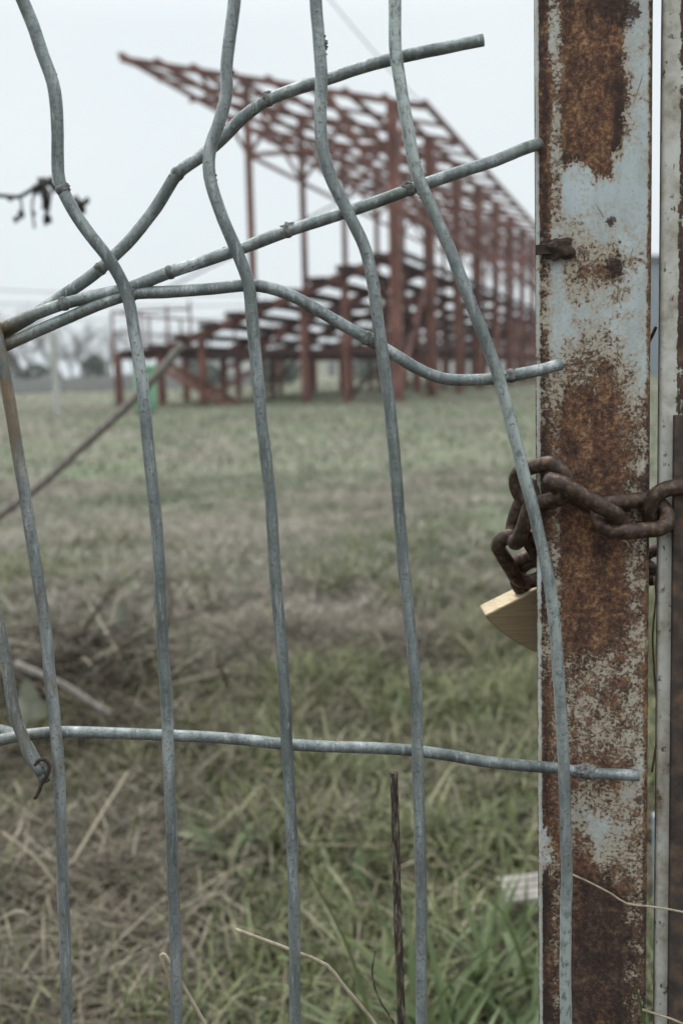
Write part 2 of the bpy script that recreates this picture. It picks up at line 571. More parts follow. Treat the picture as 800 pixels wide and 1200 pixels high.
def ground_mat():
    t = NT('meadow soil')
    co = t.coord('Object')
    n1 = t.noise(co, .35, 5, .6)
    n2 = t.noise(co, 2.6, 6, .65)
    n3 = t.noise(co, 24, 6, .7)
    n4 = t.noise(t.coord('Object', (1, .25, 1)), .9, 4, .6)
    soil = t.ramp(n3, [(.3, (.02, .016, .011)), (.5, (.045, .036, .026)), (.7, (.09, .072, .054))])  # near soil kept very dark, painting in the shade under the grass
    green = t.ramp(n2, [(.3, (.1, .12, .07)), (.5, (.155, .175, .108)), (.7, (.21, .22, .145))])
    dry = t.ramp(n2, [(.3, (.12, .1, .08)), (.6, (.19, .16, .13)), (.75, (.25, .215, .175))])
    far = t.mix(t.step(t.math('ADD', n1, t.math('MULTIPLY', n4, .5)), .66, .9), green, dry)
    sx = t.n('ShaderNodeSeparateXYZ')
    t.l(co, sx.inputs[0])
    nearf = t.step(sx.outputs['Y'], 2.8, 6.0)
    col = t.mix(nearf, soil, t.mix(t.math('MULTIPLY', t.step(n3, .5, .75), .5), far, (.09, .075, .055)))
    return t.done(t.bsdf(col, .95, 0, n3, .6, .02, .2))


M['ground'] = ground_mat()

# ------------------------------------------------------------------ world + sun
world = bpy.data.worlds.new('World')
scene.world = world
world.use_nodes = True
wt = world.node_tree
wt.nodes.clear()
SUN_EL, SUN_AZ = R(58), R(-35)        # azimuth measured from +Y towards +X
sky = wt.nodes.new('ShaderNodeTexSky')
sky.sky_type = 'NISHITA'
sky.sun_disc = False
sky.sun_elevation = SUN_EL
sky.sun_rotation = SUN_AZ
sky.dust_density = 3
hs = wt.nodes.new('ShaderNodeHueSaturation')
hs.inputs['Saturation'].default_value = .25
mx = wt.nodes.new('ShaderNodeMix')
mx.data_type = 'RGBA'
mx.inputs[0].default_value = .88                 # overcast deck over the clear-sky model
tcw = wt.nodes.new('ShaderNodeTexCoord')
cn = wt.nodes.new('ShaderNodeTexNoise')
cn.inputs['Scale'].default_value = 1.6
cn.inputs['Detail'].default_value = 4
wt.links.new(tcw.outputs['Generated'], cn.inputs['Vector'])
cr = wt.nodes.new('ShaderNodeValToRGB')
cr.color_ramp.elements[0].position = .3
cr.color_ramp.elements[0].color = (.775, .85, .885, 1)
cr.color_ramp.elements[1].position = .7
cr.color_ramp.elements[1].color = (.86, .925, .955, 1)
wt.links.new(cn.outputs[0], cr.inputs[0])
sc_ = wt.nodes.new('ShaderNodeVectorMath')
sc_.operation = 'SCALE'
sc_.inputs['Scale'].default_value = 10.55
wt.links.new(cr.outputs[0], sc_.inputs[0])
bg = wt.nodes.new('ShaderNodeBackground')
bg.inputs['Strength'].default_value = .1
wo = wt.nodes.new('ShaderNodeOutputWorld')
wt.links.new(sky.outputs[0], hs.inputs['Color'])
wt.links.new(hs.outputs[0], mx.inputs[6])
wt.links.new(sc_.outputs[0], mx.inputs[7])
sep = wt.nodes.new('ShaderNodeSeparateXYZ')
wt.links.new(tcw.outputs['Generated'], sep.inputs[0])
mr = wt.nodes.new('ShaderNodeMapRange')            # an overcast sky is about three times as bright overhead
mr.inputs[1].default_value = .28
mr.inputs[2].default_value = 1.0
mr.inputs[3].default_value = 1.0
mr.inputs[4].default_value = 2.9
wt.links.new(sep.outputs['Z'], mr.inputs[0])
sc2 = wt.nodes.new('ShaderNodeVectorMath')
sc2.operation = 'SCALE'
wt.links.new(mx.outputs[2], sc2.inputs[0])
wt.links.new(mr.outputs[0], sc2.inputs['Scale'])
wt.links.new(sc2.outputs[0], bg.inputs[0])
wt.links.new(bg.outputs[0], wo.inputs[0])
sl = bpy.data.lights.new('sun', 'SUN')
sl.energy = 1.2
sl.angle = R(25)
sl.color = (1, .96, .9)
so = bpy.data.objects.new('sun', sl)
COL.objects.link(so)
sd = Vector((math.sin(SUN_AZ) * math.cos(SUN_EL), math.cos(SUN_AZ) * math.cos(SUN_EL), math.sin(SUN_EL)))
so.rotation_euler = (-sd).to_track_quat('-Z', 'Y').to_euler()
so.location = (0, 0, 20)


# ------------------------------------------------------------------ ground
def gz(x, y):
    r = math.hypot(x, y)
    a = max(0.0, 1 - r / 40)
    return a * (.04 * mnoise.noise((x * .9, y * .9, 1.3)) + .045 * mnoise.noise((x * 2.7, y * 2.7, 4.2)) + .03 * mnoise.noise((x * 6.3, y * 6.3, 2.2))) - .02 * a


def graded(lim, near, n):
    s = np.linspace(-1, 1, n)
    return np.sign(s) * (near * np.abs(s) + (lim - near) * np.abs(s) ** 7)


xs = graded(2500, 9, 261)
ys = graded(2500, 9, 261)
vs = [(x, y, gz(x, y)) for y in ys for x in xs]
nx = len(xs)
fs = [(j * nx + i, j * nx + i + 1, (j + 1) * nx + i + 1, (j + 1) * nx + i) for j in range(len(ys) - 1) for i in range(nx - 1)]
setp(MB().add(vs, fs, True).build('ground', M['ground']), kind='structure')


# ------------------------------------------------------------------ grass (uncountable: stuff)
def smooth01(v, a, b):
    t = np.clip((v - a) / (b - a), 0, 1)
    return t * t * (3 - 2 * t)


class VNoise:
    def __init__(self, seed):
        self.g = np.random.default_rng(seed).random((256, 256))

    def __call__(self, x, y):
        xi, yi = np.floor(x).astype(int), np.floor(y).astype(int)
        fx, fy = x - xi, y - yi
        fx, fy = fx * fx * (3 - 2 * fx), fy * fy * (3 - 2 * fy)
        g = self.g
        a, b = g[xi % 256, yi % 256], g[(xi + 1) % 256, yi % 256]
        c, d = g[xi % 256, (yi + 1) % 256], g[(xi + 1) % 256, (yi + 1) % 256]
        return (a * (1 - fx) + b * fx) * (1 - fy) + (c * (1 - fx) + d * fx) * fy


vn1, vn2, vn3 = VNoise(3), VNoise(5), VNoise(9)


def dryness(x, y):
    px = 400 + FPX * x / np.maximum(y, .4)
    band = smooth01(y, 2.6, 3.4) * (1 - smooth01(y, 6.0, 9.0)) * (1 - smooth01(px, 380, 620))
    leftn = (1 - smooth01(y, 2.2, 3.2)) * (1 - smooth01(px, 130, 330))
    farl = smooth01(y, 8, 11) * (1 - smooth01(px, 40, 260)) * .7
    nz = (vn1(x * 1.5 + 40, y * .9 + 40) - .5) * 1.3 + (vn2(x * 4 + 20, y * 4 + 20) - .5) * .8
    return np.clip(.1 + .66 * np.maximum(np.maximum(band, leftn), farl) + .16 * band + .24 * leftn + nz, 0, 1)


def gz_arr(x, y):
    return np.array([gz(a, b) for a, b in zip(x, y)])


def scatter(n, y0, y1, pad=.9, spread=.42):
    yy = np.sqrt(rng.random(n) * (y1**2 - y0**2) + y0**2)
    xx = (rng.random(n) * 2 - 1) * (spread * yy + pad)
    return xx, yy


def blades(x, y, h, w, lean, droop, z0=0.0, az=None):
    """curved tapering blades, 7 vertices each"""
    n = len(x)
    az = rng.random(n) * 2 * np.pi if az is None else az
    d = np.stack([np.cos(az), np.sin(az)], 1)
    side = np.stack([-d[:, 1], d[:, 0]], 1)
    tw = rng.normal(0, .5, n)
    sd_ = side * np.cos(tw)[:, None] + d * np.sin(tw)[:, None]
    zb = gz_arr(x, y) + z0
    V = np.zeros((n, 7, 3))
    ts = [0, .38, .75, 1.0]
    ws = [.8, 1.0, .66]
    pos = np.stack([x, y, zb], 1)
    for k, t in enumerate(ts):
        if k:
            ang = lean + droop * (t ** 1.3)
            dt = ts[k] - ts[k - 1]
            pos = pos + np.stack([d[:, 0] * np.sin(ang), d[:, 1] * np.sin(ang), np.cos(ang)], 1) * (h * dt)[:, None]
            pos[:, 2] = np.maximum(pos[:, 2], zb + .004)
        if k < 3:
            o = sd_ * (w * ws[k] / 2)[:, None]
            V[:, 2 * k, :] = pos
            V[:, 2 * k + 1, :] = pos
            V[:, 2 * k, :2] -= o
            V[:, 2 * k + 1, :2] += o
        else:
            V[:, 6, :] = pos
    return V.reshape(-1, 3)


def blade_object(name, chunks, mat, kind='stuff'):
    V = np.concatenate(chunks).astype(np.float32)
    n = len(V) // 7
    b = (np.arange(n) * 7)[:, None]
    q = np.array([[0, 1, 3, 2, 2, 3, 5, 4, 4, 5, 6]])
    loops = (b + q).ravel().astype(np.int32)
    starts = ((np.arange(n) * 11)[:, None] + np.array([[0, 4, 8]])).ravel().astype(np.int32)
    tot = np.tile([4, 4, 3], n).astype(np.int32)
    me = bpy.data.meshes.new(name)
    me.vertices.add(len(V))
    me.vertices.foreach_set('co', V.ravel())
    me.loops.add(len(loops))
    me.loops.foreach_set('vertex_index', loops)
    me.polygons.add(len(starts))
    me.polygons.foreach_set('loop_start', starts)
    me.polygons.foreach_set('loop_total', tot)
    me.update(calc_edges=True)
    me.validate()
    me.polygons.foreach_set('use_smooth', np.ones(len(starts), dtype=bool))
    me.materials.append(mat)
    o = bpy.data.objects.new(name, me)
    COL.objects.link(o)
    o['kind'] = kind
    return o


gchunks, dchunks, fchunks, fdchunks = [], [], [], []
for (n, y0, y1, h0, h1, w0, w1, dens) in ((130000, .62, 3.4, .02, .085, .0026, .0052, 1),
                                          (120000, 3.4, 8.5, .025, .09, .0042, .0085, 1),
                                          (70000, 8.5, 30, .04, .1, .014, .03, 1),
                                          (16000, 30, 80, .05, .14, .05, .1, 1)):
    x, y = scatter(n, y0, y1)
    dry = dryness(x, y)
    clump = vn3(x * 5 + 9, y * 5 + 9)
    keep = rng.random(n) < (.25 + 1.1 * clump)
    isdry = rng.random(n) < dry
    far = 1.0 + .0 * x
    hh = h0 + (h1 - h0) * rng.random(n) ** 1.4 * (.45 + clump)
    ww = w0 + (w1 - w0) * rng.random(n)
    g = keep & ~isdry
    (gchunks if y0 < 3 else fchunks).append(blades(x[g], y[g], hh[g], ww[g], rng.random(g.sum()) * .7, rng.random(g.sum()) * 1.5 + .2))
    d = isdry
    k = d.sum()
    # dry grass lies down
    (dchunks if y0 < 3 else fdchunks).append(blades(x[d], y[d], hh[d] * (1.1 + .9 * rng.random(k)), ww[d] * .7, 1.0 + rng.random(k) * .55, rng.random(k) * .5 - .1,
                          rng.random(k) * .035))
# a felt of dead thatch under the near grass
x, y = scatter(36000, .62, 4.2)
k = len(x)
dchunks.append(blades(x, y, .03 + .14 * rng.random(k) ** 2.2, .0017 + .0022 * rng.random(k), 1.25 + rng.random(k) * .35, rng.normal(0, .2, k), rng.random(k) * .03))
# longer tufts that give the near meadow relief
for i in range(420):
    ty = math.sqrt(random.random() * (5.5**2 - .8**2) + .8**2)
    tx = (random.random() * 2 - 1) * (.36 * ty + .3)
    if dryness(np.array([tx]), np.array([ty]))[0] > .55 and random.random() < .8:
        continue
    m = random.randint(25, 60)
    a = rng.normal(tx, .035, m)
    b = rng.normal(ty, .035, m)
    gchunks.append(blades(a, b, (.06 + .1 * rng.random(m)) * random.uniform(.7, 1.25), .0032 + .0028 * rng.random(m), rng.random(m) * .7, .6 + rng.random(m) * 1.5))
# a low, broad heap of raked dead grass and stems at the left
hc = ground_at(80, 815)
k = 1500
hx, hy = rng.normal(hc.x, .22, k), rng.normal(hc.y + .05, .16, k)
hz_ = .16 * np.exp(-((hx - hc.x) ** 2 / .05 + (hy - hc.y) ** 2 / .03)) * rng.random(k)
dchunks.append(blades(hx, hy, .1 + .22 * rng.random(k), .0025 + .004 * rng.random(k), 1.1 + rng.random(k) * .6, rng.normal(0, .25, k), hz_))
# low broad-leaved weeds
wch = []
wspots = [(80, 625), (110, 635), (60, 640), (470, 625), (520, 640), (440, 900), (360, 905), (560, 960), (250, 900), (330, 780), (480, 830), (420, 1010), (280, 980), (600, 900), (150, 700)]
for px, py in wspots:
    c = ground_at(px, py)
    m = 26 if py < 700 else 14
    sp_ = .12 if py < 700 else .03
    wch.append(blades(rng.normal(c.x, sp_, m), rng.normal(c.y, sp_, m), .05 + .07 * rng.random(m), .012 + .014 * rng.random(m), .5 + rng.random(m) * .6, .3 + rng.random(m) * .8))
blade_object('low_weeds', wch, M['grass_fresh'])
blade_object('meadow_grass', gchunks, M['grass'])
blade_object('dry_grass', dchunks, M['grass_dry'])
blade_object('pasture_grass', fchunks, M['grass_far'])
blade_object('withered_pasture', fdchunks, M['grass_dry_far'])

# broad fresh leaves low in the frame, right of centre and along the post foot
fch = []
for i in range(20):
    px = random.choice([random.uniform(500, 640), random.uniform(540, 650), random.uniform(420, 560), random.uniform(640, 800)])
    py = random.uniform(1150, 1400)
    c = ground_at(px, py)
    m = random.randint(8, 18)
    a = rng.normal(c.x, .03, m)
    b = rng.normal(c.y, .03, m)
    fch.append(blades(a, b, .1 + .16 * rng.random(m), .006 + .006 * rng.random(m), .1 + rng.random(m) * .5, .3 + rng.random(m) * 1.2))
blade_object('fresh_grass', fch, M['grass_fresh'])

# ------------------------------------------------------------------ fence panel
VY, HY = 0.4895, 0.4950
WR = 0.00262


def px_path(pts, Y0):
    out = []
    for p in pts:
        Y = Y0 + (p[2] if len(p) > 2 else 0.0)
        out.append(atY(p[0], p[1], Y))
    return out


fence = thing('wire_fence_panel', 'bent and torn grey welded wire mesh fence panel in front of the field', 'fence', atY(300, 2000, HY) * 1.0)
fence.location = (fence.location.x, HY, 0)


def wire(name, pts, Y0, mat='wire', burrs=(), r=WR, label=None, cut_end=False):
    path = smooth_path(px_path(pts, Y0), .003)
    mb = MB()
    rr = [r * (1 + .035 * mnoise.noise(p * 60)) for p in path]
    # a shade of irregular hand-bent wobble
    path = [p + Vector((mnoise.noise(p * 22 + Vector((5, 0, 0))), 0, mnoise.noise(p * 22))) * .0008 + Vector((mnoise.noise(p * 70), 0, 0)) * .0003 for p in path]
    mb.tube(path, rr, 18, wob=.05)
    o = mb.build(name, M[mat], fence)
    for (bx, by, bs) in burrs:
        q = atY(bx, by, Y0 - .0004)
        i = min(range(len(path)), key=lambda k: (path[k] - q).length)
        c = path[i] + (q - path[i]).normalized() * (r * .75)
        d = (path[min(i + 1, len(path) - 1)] - path[max(i - 1, 0)]).normalized()
        sc = MB()
        if bs > .85:          # collar of an old broken weld
            sc.tube([path[i] - d * .0016, path[i] - d * .0006, path[i] + d * .0006, path[i] + d * .0016], [r * .98, r * 1.17, r * 1.13, r * .98], 14, wob=.25)
        sc.blob(c, r * bs * .62, (1.2, .8, .9), .7, 3, bx)
        sc.blob(c + d * r * random.uniform(.4, .9), r * bs * .5, (1.3, .8, .7), .8, 3, by)
        sc.blob(c - d * r * random.uniform(.3, .9) + Vector((0, -.0004, 0)), r * bs * .42, (1, .8, 1), .8, 3, bx + by)
        sc.build('weld_scar', M['scar'], o)
    if label: o['label'] = label
    return o


V = [
    ([(-26, 560), (-10, 690), (4, 757), (19, 835), (34, 882), (50, 907)], 'wire_stained', [(52, 904, .8)], -.003),
    ([(-9, 366), (2, 415), (16, 500), (31, 590), (47, 690), (60, 790), (67, 862), (71, 950), (75, 1060), (78, 1200), (80, 1700), (80, 1990)], 'wire_stained', [], 0),
    ([(0, -70), (27, 0), (47, 55), (62, 96), (67, 130), (68, 180), (71, 212), (85, 243), (108, 277), (133, 310), (149, 343), (158, 390), (167, 450), (176, 540), (184, 620), (191, 740), (196, 850), (200, 940), (204, 1080), (207, 1200), (210, 1700), (210, 1990)],
     'wire', [(60, 80, .75), (79, 217, .9), (62, 109, .5)], 0),
    ([(279, -70), (275, 0), (267, 76), (266, 110), (257, 143), (245, 178), (245, 208), (258, 248), (277, 292), (289, 326), (294, 370), (303, 450), (310, 530), (318, 610), (325, 700), (332, 790), (337, 875), (341, 980), (344, 1090), (347, 1200), (350, 1700), (350, 1990)],
     'wire', [(273, 83, .6), (252, 205, .55)], 0),
    ([(366, -70), (369, 0), (374, 50), (377, 95), (376, 140), (378, 172), (389, 210), (410, 252), (428, 290), (438, 335), (447, 400), (457, 480), (468, 600), (479, 720), (486, 810), (490, 900), (492, 1040), (493, 1200), (494, 1700), (494, 1990)],
     'wire', [(379, 50, .8), (381, 56, .6)], 0),
    ([(462, -70), (462, 0), (463, 50), (468, 92), (478, 150), (486, 195), (501, 235), (528, 296), (552, 358), (575, 420), (592, 477), (609, 540), (625, 600), (638, 655), (648, 715), (655, 790), (659, 880), (661, 960), (662, 1060), (663, 1200), (664, 1700), (664, 1990)],
     'wire_flaked', [(488, 186, .55), (489, 228, .6)], -.004),
]
for pts, mt, bur, dy in V:
    wire('vertical_wire', pts, VY + dy, mt, bur)

H = [
    ([(566, 48), (530, 55), (470, 68), (420, 81), (385, 92), (345, 104), (312, 117), (285, 137), (262, 161), (235, 184), (207, 204), (193, 226), (176, 252), (150, 285), (118, 316), (80, 343), (40, 369), (0, 393), (-60, 425)],
     'wire', [(313, 114, 1.0), (206, 206, 1.25), (172, 258, .5), (118, 313, 1.0), (269, 148, .7), (295, 122, .6), (385, 87, .45), (430, 72, .5), (523, 50, .5), (555, 44, .45)], .0055),
    ([(634, 167, .024), (618, 172, .018), (580, 187, .008), (535, 202), (480, 222), (430, 240), (380, 257), (336, 271), (285, 290), (240, 306), (200, 319), (155, 337), (110, 348), (75, 357), (35, 371), (0, 386), (-60, 415)],
     'wire', [(337, 268, 1.05), (201, 315, 1.0), (478, 220, 1.1), (74, 357, 1.0), (262, 291, .6), (556, 186, .5), (590, 172, .45), (525, 197, .4), (184, 317, .5)], 0),
    ([(657, 427), (635, 433), (606, 439), (577, 444), (545, 446), (518, 444), (490, 433), (460, 414), (430, 396), (400, 380), (370, 363), (340, 347), (313, 337), (290, 334), (250, 338), (200, 342), (156, 345), (120, 356), (80, 373), (40, 390), (0, 408), (-60, 437)],
     'wire', [(430, 398, 1.2), (596, 440, 1.0), (155, 343, .9), (28, 399, .7), (598, 432, .8), (298, 330, .6)], 0),
    ([(747, 908), (720, 907), (690, 906), (650, 901), (600, 896), (560, 891), (525, 885), (490, 881), (420, 876), (340, 872), (270, 866), (200, 862), (130, 859), (70, 858), (35, 861), (0, 868), (-60, 885)],
     'wire', [(683, 895, 1.5), (692, 893, 1.2), (676, 904, 1.2), (73, 856, .6), (562, 887, .45)], 0),
    ([(-60, 850), (-10, 855), (10, 858), (26, 866), (37, 882), (46, 900), (52, 916)], 'wire', [], .006),
]
for pts, mt, bur, dy in H:
    wire('horizontal_wire', pts, HY + dy, mt, bur)
mb = MB()
mb.tube(smooth_path(px_path([(41, 897), (46, 891), (54, 891), (58, 898), (56, 908), (49, 918), (47, 925), (41, 936)], VY - .005), .001), .0008, 8)
mb.build('tie_wire', M['weld'], fence)

# ------------------------------------------------------------------ gate post
pbase = Vector((post_c.x, POST_Y, 0))
post = thing('gate_post', 'thick square steel post with peeling pale blue paint and brown rust', 'post', pbase)


def rounded_tube(w, d, r, z0, z1, nseg=5, inner=True):
    prof = []
    for cx, cy, a0 in ((w / 2 - r, d - r, 0), (-w / 2 + r, d - r, 90), (-w / 2 + r, r, 180), (w / 2 - r, r, 270)):
        for k in range(nseg + 1):
            a = R(a0 + 90 * k / nseg)
            prof.append((cx + r * math.cos(a), cy + r * math.sin(a)))
    n = len(prof)
    zs = np.linspace(z0, z1, 60)
    vs, fs = [], []
    for z in zs:
        for (x, y) in prof:
            j = .00025 * mnoise.noise((x * 30, y * 30, z * 9))
            vs.append((x + j, y + j, z))
    for i in range(len(zs) - 1):
        for k in range(n):
            k2 = (k + 1) % n
            fs.append((i * n + k, i * n + k2, (i + 1) * n + k2, (i + 1) * n + k))
    fs.append(tuple((len(zs) - 1) * n + k for k in range(n)))
    fs.append(tuple(range(n - 1, -1, -1)))
    return vs, fs


def local_part(vs, fs, name, mat, parent, rz=0.0, smooth=True):
    mb_ = MB()
    mb_.add([Vector(v) for v in vs], fs, smooth)
    me = bpy.data.meshes.new(name)
    me.from_pydata(mb_.v, [], mb_.f)
    me.polygons.foreach_set('use_smooth', [smooth and len(f) == 4 for f in mb_.f])
    me.materials.append(mat)
    o = bpy.data.objects.new(name, me)
    COL.objects.link(o)
    o.parent = parent
    o.rotation_euler.z = rz
    return o


vs, fs = rounded_tube(POST_W, POST_D, .0042, -.05, 1.32)
local_part(vs, fs, 'tube', M['post'], post, POST_YAW)
# remains of an old welded latch
mb = MB()
c = atY(652, 291, POST_Y - .0005)
mb.blob(c, .0062, (1.2, .3, .78), .5, 4, 4)
mb.blob(c + Vector((.003, 0, -.0015)), .004, (1.2, .35, .7), .6, 3, 9)
mb.blob(c + Vector((-.002, -.0012, .0004)), .0026, (1.1, .8, 1), .3, 2, 7)
mb.beam(atY(627, 293, POST_Y - .0012), atY(648, 292, POST_Y - .0016), .0022, .0042)
mb.build('latch_stub', M['weld'], post, .0005)

# ------------------------------------------------------------------ gate leaf
GY = .513
gbase = atY(795, 600, GY)
gate = thing('gate_leaf', 'narrow edge of a pale rust-streaked gate with a dark flat bar, at the right', 'gate', (gbase.x, GY, 0))
vs, fs = rounded_tube(.024, .008, .002, .03, 1.32)
ca, sa = math.cos(R(-9)), math.sin(R(-9))
gx = atY(771, 600, GY).x - gbase.x
local_part([(gx + (v[0] + .012) * ca - v[1] * sa, (v[0] + .012) * sa + v[1] * ca, v[2]) for v in vs], fs, 'stile', M['gate'], gate, 0)
mb = MB()
a, b = atY(798, 486, GY - .005), atY(798, 1150, GY - .005)
mb.beam((a.x, a.y, a.z), (a.x, a.y, .06), .0072, .003, Vector((0, 1, 0)))
mb.build('flat_bar', M['gate_dark'], gate, .0006)
mb = MB()
c = atY(836, 600, GY + .022)
mb.beam((c.x, c.y, 1.32), (c.x, c.y, .03), .026, .03, Vector((0, 1, 0)))
mb.build('angle_iron', M['gate_dark'], gate, .001)

# ------------------------------------------------------------------ chain
chain = thing('chain', 'heavy brown rusty chain looped round the gate post and the gate', 'chain', (post_c.x, POST_Y, .55))


def link(e0, e1, wdir, width=.0152, r=.0036):
    """stadium-shaped link: e0,e1 = centreline ends (px,py,Y); wdir = (right, up, towards camera)"""
    a, b = atY(*e0), atY(*e1)
    d = (b - a).normalized()
    w = Vector((wdir[0], -wdir[2], wdir[1]))
    w = (w - d * w.dot(d)).normalized()
    L = (b - a).length
    h = width / 2
    c = (a + b) / 2
    pts = []
    hl = max(L / 2 - h, .001)
    for k in range(14):
        t = math.pi * k / 13 - math.pi / 2
        pts.append(c + d * (hl + h * math.cos(t)) + w * (h * math.sin(t)))
    for k in range(1, 6):
        pts.append(c + d * (hl - 2 * hl * k / 6) + w * h)
    for k in range(14):
        t = math.pi * k / 13 + math.pi / 2
        pts.append(c + d * (-hl + h * math.cos(t)) + w * (h * math.sin(t)))
    for k in range(1, 6):
        pts.append(c + d * (-hl + 2 * hl * k / 6) - w * h)
    pts = [p + Vector((mnoise.noise(p * 90), mnoise.noise(p * 90 + Vector((9, 0, 0))), mnoise.noise(p * 90 + Vector((0, 9, 0))))) * .0005 for p in pts]
    rr = [r * (1 + .1 * mnoise.noise(p * 120)) for p in pts]
    mb = MB().tube(pts, rr, 16, closed=True, wob=.06)
    return mb.build('link', M['chain'], chain)


link((606, 573, .521), (663, 560, .5015), (-.25, 1, .1), .0168)
link((645, 563, .499), (722, 607, .4985), (.1, .1, 1))
link((700, 606, .5), (781, 602, .503), (0, .72, -.6), .0158)
link((760, 597, .505), (843, 584, .509), (0, .95, .35), .0185)
link((622, 571, .522), (601, 634, .531), (.12, .0, 1), .0150)
link((596, 628, .534), (626, 680, .552), (.62, .6, .5), .0152)
link((625, 652, .553), (621, 695, .562), (1, .1, .35), .0148)
link((826, 590, .512), (905, 590, .53), (0, .2, 1))
# the run behind the post, back to the gate
link((640, 668, .562), (690, 668, .568), (0, .3, 1))
link((676, 668, .568), (728, 668, .57), (0, 1, .2))
link((714, 668, .57), (760, 665, .57), (0, .3, 1))
link((748, 665, .566), (800, 655, .572), (0, 1, .2))

# ------------------------------------------------------------------ padlock
def padlock():
    c0 = atY(567, 721, .556)
    u = (atY(618.5, 695.5, .556) - c0).normalized()
    n = Vector((0, -1, 0))                       # front of the lock
    n = (n - u * n.dot(u)).normalized()
    # tip the lock a little towards the viewer so its top shows
    n = (Matrix.Rotation(R(11), 3, u) @ n) if (Matrix.Rotation(R(11), 3, u) @ n).z < n.z else (Matrix.Rotation(R(-11), 3, u) @ n)
    v = u.cross(n)
    if v.z > 0: v = -v
    s = .556 / FPX
    # outline (u right along the top, v down): flat top, bowed sides, narrower round foot
    W, Hh = 150 * s, 80 * s
    half = [(0, 0)]
    for t in (.15, .3, .45, .6, .75, .88, .97):
        half.append((34 * s * t ** 1.45, Hh * .93 * t))
    half += [(39 * s, Hh * .965), (46 * s, Hh * .99)]
    out = half + [(W - x, y) for x, y in reversed(half)]
    th = .0135
    vs, fs = [], []
    for q in (0, -th):
        for x, y in out:
            vs.append(c0 + u * x + v * y + n * q)
    m = len(out)
    fs.append(tuple(range(m)))
    fs.append(tuple(range(2 * m - 1, m - 1, -1)))
    for k in range(m):
        k2 = (k + 1) % m
        fs.append((k, m + k, m + k2, k2))
    base = c0 + u * W / 2 + v * Hh
    e = thing('padlock', 'brass padlock with bowed sides hanging from the rusty chain beside the post', 'padlock', base)
    o = MB().add(vs, fs).build('body', M['brass'], e, .0011, 3)
    bm = bmesh.new()
    bm.from_mesh(o.data)
    bmesh.ops.recalc_face_normals(bm, faces=bm.faces)
    bm.to_mesh(o.data)
    bm.free()
    mid = c0 - n * th * .5
    p = []
    for k in range(17):
        a = math.pi * k / 16
        p.append(mid + u * (W * .5 - 0.009 * math.cos(a)) - v * (.002 + 0.009 * math.sin(a)))
    p = [mid + u * (W * .5 - .009) + v * .004] + p + [mid + u * (W * .5 + .009) + v * .004]
    MB().tube(p, .0028, 12).build('shackle', M['steel'], e)


padlock()


# ------------------------------------------------------------------ stalks in front
def stalk(name, pts, Y, r, mat, label, cat, taper=.6, group=None, root=None):
    p3 = px_path(pts, Y)
    if root is not None:
        p3.append(Vector((p3[-1].x + root[0], p3[-1].y + root[1], -.01)))
    path = smooth_path(p3, .006)
    n = len(path)
    rr = [r * (taper + (1 - taper) * i / n) * (1 + .1 * mnoise.noise(path[i] * 90)) for i in range(n)]
    MB().tube(path, rr, 10, wob=.12).solo(name, M[mat], label, cat, group)


stalk('weed_stalk', [(461, 905), (463, 960), (465, 1050), (468, 1130), (470, 1200), (474, 1400)], .515, .0021, 'stalk',
      'straight dark broken stalk standing upright left of the fifth fence wire', 'stalk', .95, root=(.01, .0))
stalk('kinked_straw', [(276, 1089), (300, 1098), (345, 1115), (383, 1131), (400, 1152), (425, 1182), (442, 1204), (520, 1330)], .52, .0011, 'straw',
      'pale dry stem kinked in the middle, leaning right across two fence wires', 'stem', .8, root=(.06, .02))
stalk('folded_stem', [(212, 1210), (203, 1168), (194, 1135), (189, 1119), (193, 1119), (206, 1140), (222, 1168), (241, 1202), (300, 1320)], .5, .0011, 'straw',
      'dry stem folded to a sharp point at the foot of the third wire', 'stem', .8, root=(.05, .02))
stalk('curled_twig', [(440, 1114), (436, 1135), (438, 1155), (448, 1178), (462, 1200), (490, 1290)], .53, .0009, 'stalk',
      'thin dark curled twig beside the dark upright stalk', 'twig', .5, root=(.02, .02))
stalk('straw_strand', [(668, 1024), (690, 1034), (715, 1047), (734, 1059), (760, 1062), (800, 1069), (860, 1090), (950, 1200)], .493, .0007, 'straw',
      'single bent straw lying across the rusty post low down', 'straw', .7, root=(.02, .02))
stalk('bent_straw', [(752, 1183), (770, 1189), (800, 1200), (840, 1230), (880, 1300)], .495, .0008, 'straw',
      'short dry stem tip in the bottom right corner', 'stem', .7, root=(.02, .02))
stalk('leaning_rod', [(214, 404), (172, 452), (132, 492), (95, 525), (50, 566), (0, 604), (-110, 690), (-300, 820)], 2.6, .0115, 'pole_wood',
      'grey blurred rod leaning up to the right out of the weeds', 'rod', .85, root=(-.1, 0))
stalk('fine_wire', [(768, 383), (764, 392), (760, 400)], .56, .0008, 'weld', 'tiny dark bit of wire poking from behind the gate edge', 'wire', 1)
stalk('hanging_thread', [(766, 676), (768, 700), (764, 740), (766, 790), (770, 850), (763, 905)], .545, .0005, 'straw',
      'loose frayed thread hanging in the slit between post and gate', 'thread', 1)

# near long grass blade right of the fourth wire
fb = []


def broad_leaf(pts, Y, w):
    path = smooth_path(px_path(pts, Y), .012)
    vs, fs = [], []
    n = len(path)
    for i, p in enumerate(path):
        t = (path[min(i + 1, n - 1)] - path[max(i - 1, 0)]).normalized()
        s = t.cross(Vector((0, 1, .2))).normalized()
        ww = w * (.05 + .95 * min(1, i / (n * .45))) / 2
        vs += [p - s * ww + Vector((0, -.0012, 0)), p, p + s * ww + Vector((0, -.0012, 0))]
        if i:
            a = 3 * (i - 1)
            fs += [(a, a + 1, a + 4, a + 3), (a + 1, a + 2, a + 5, a + 4)]
    return vs, fs


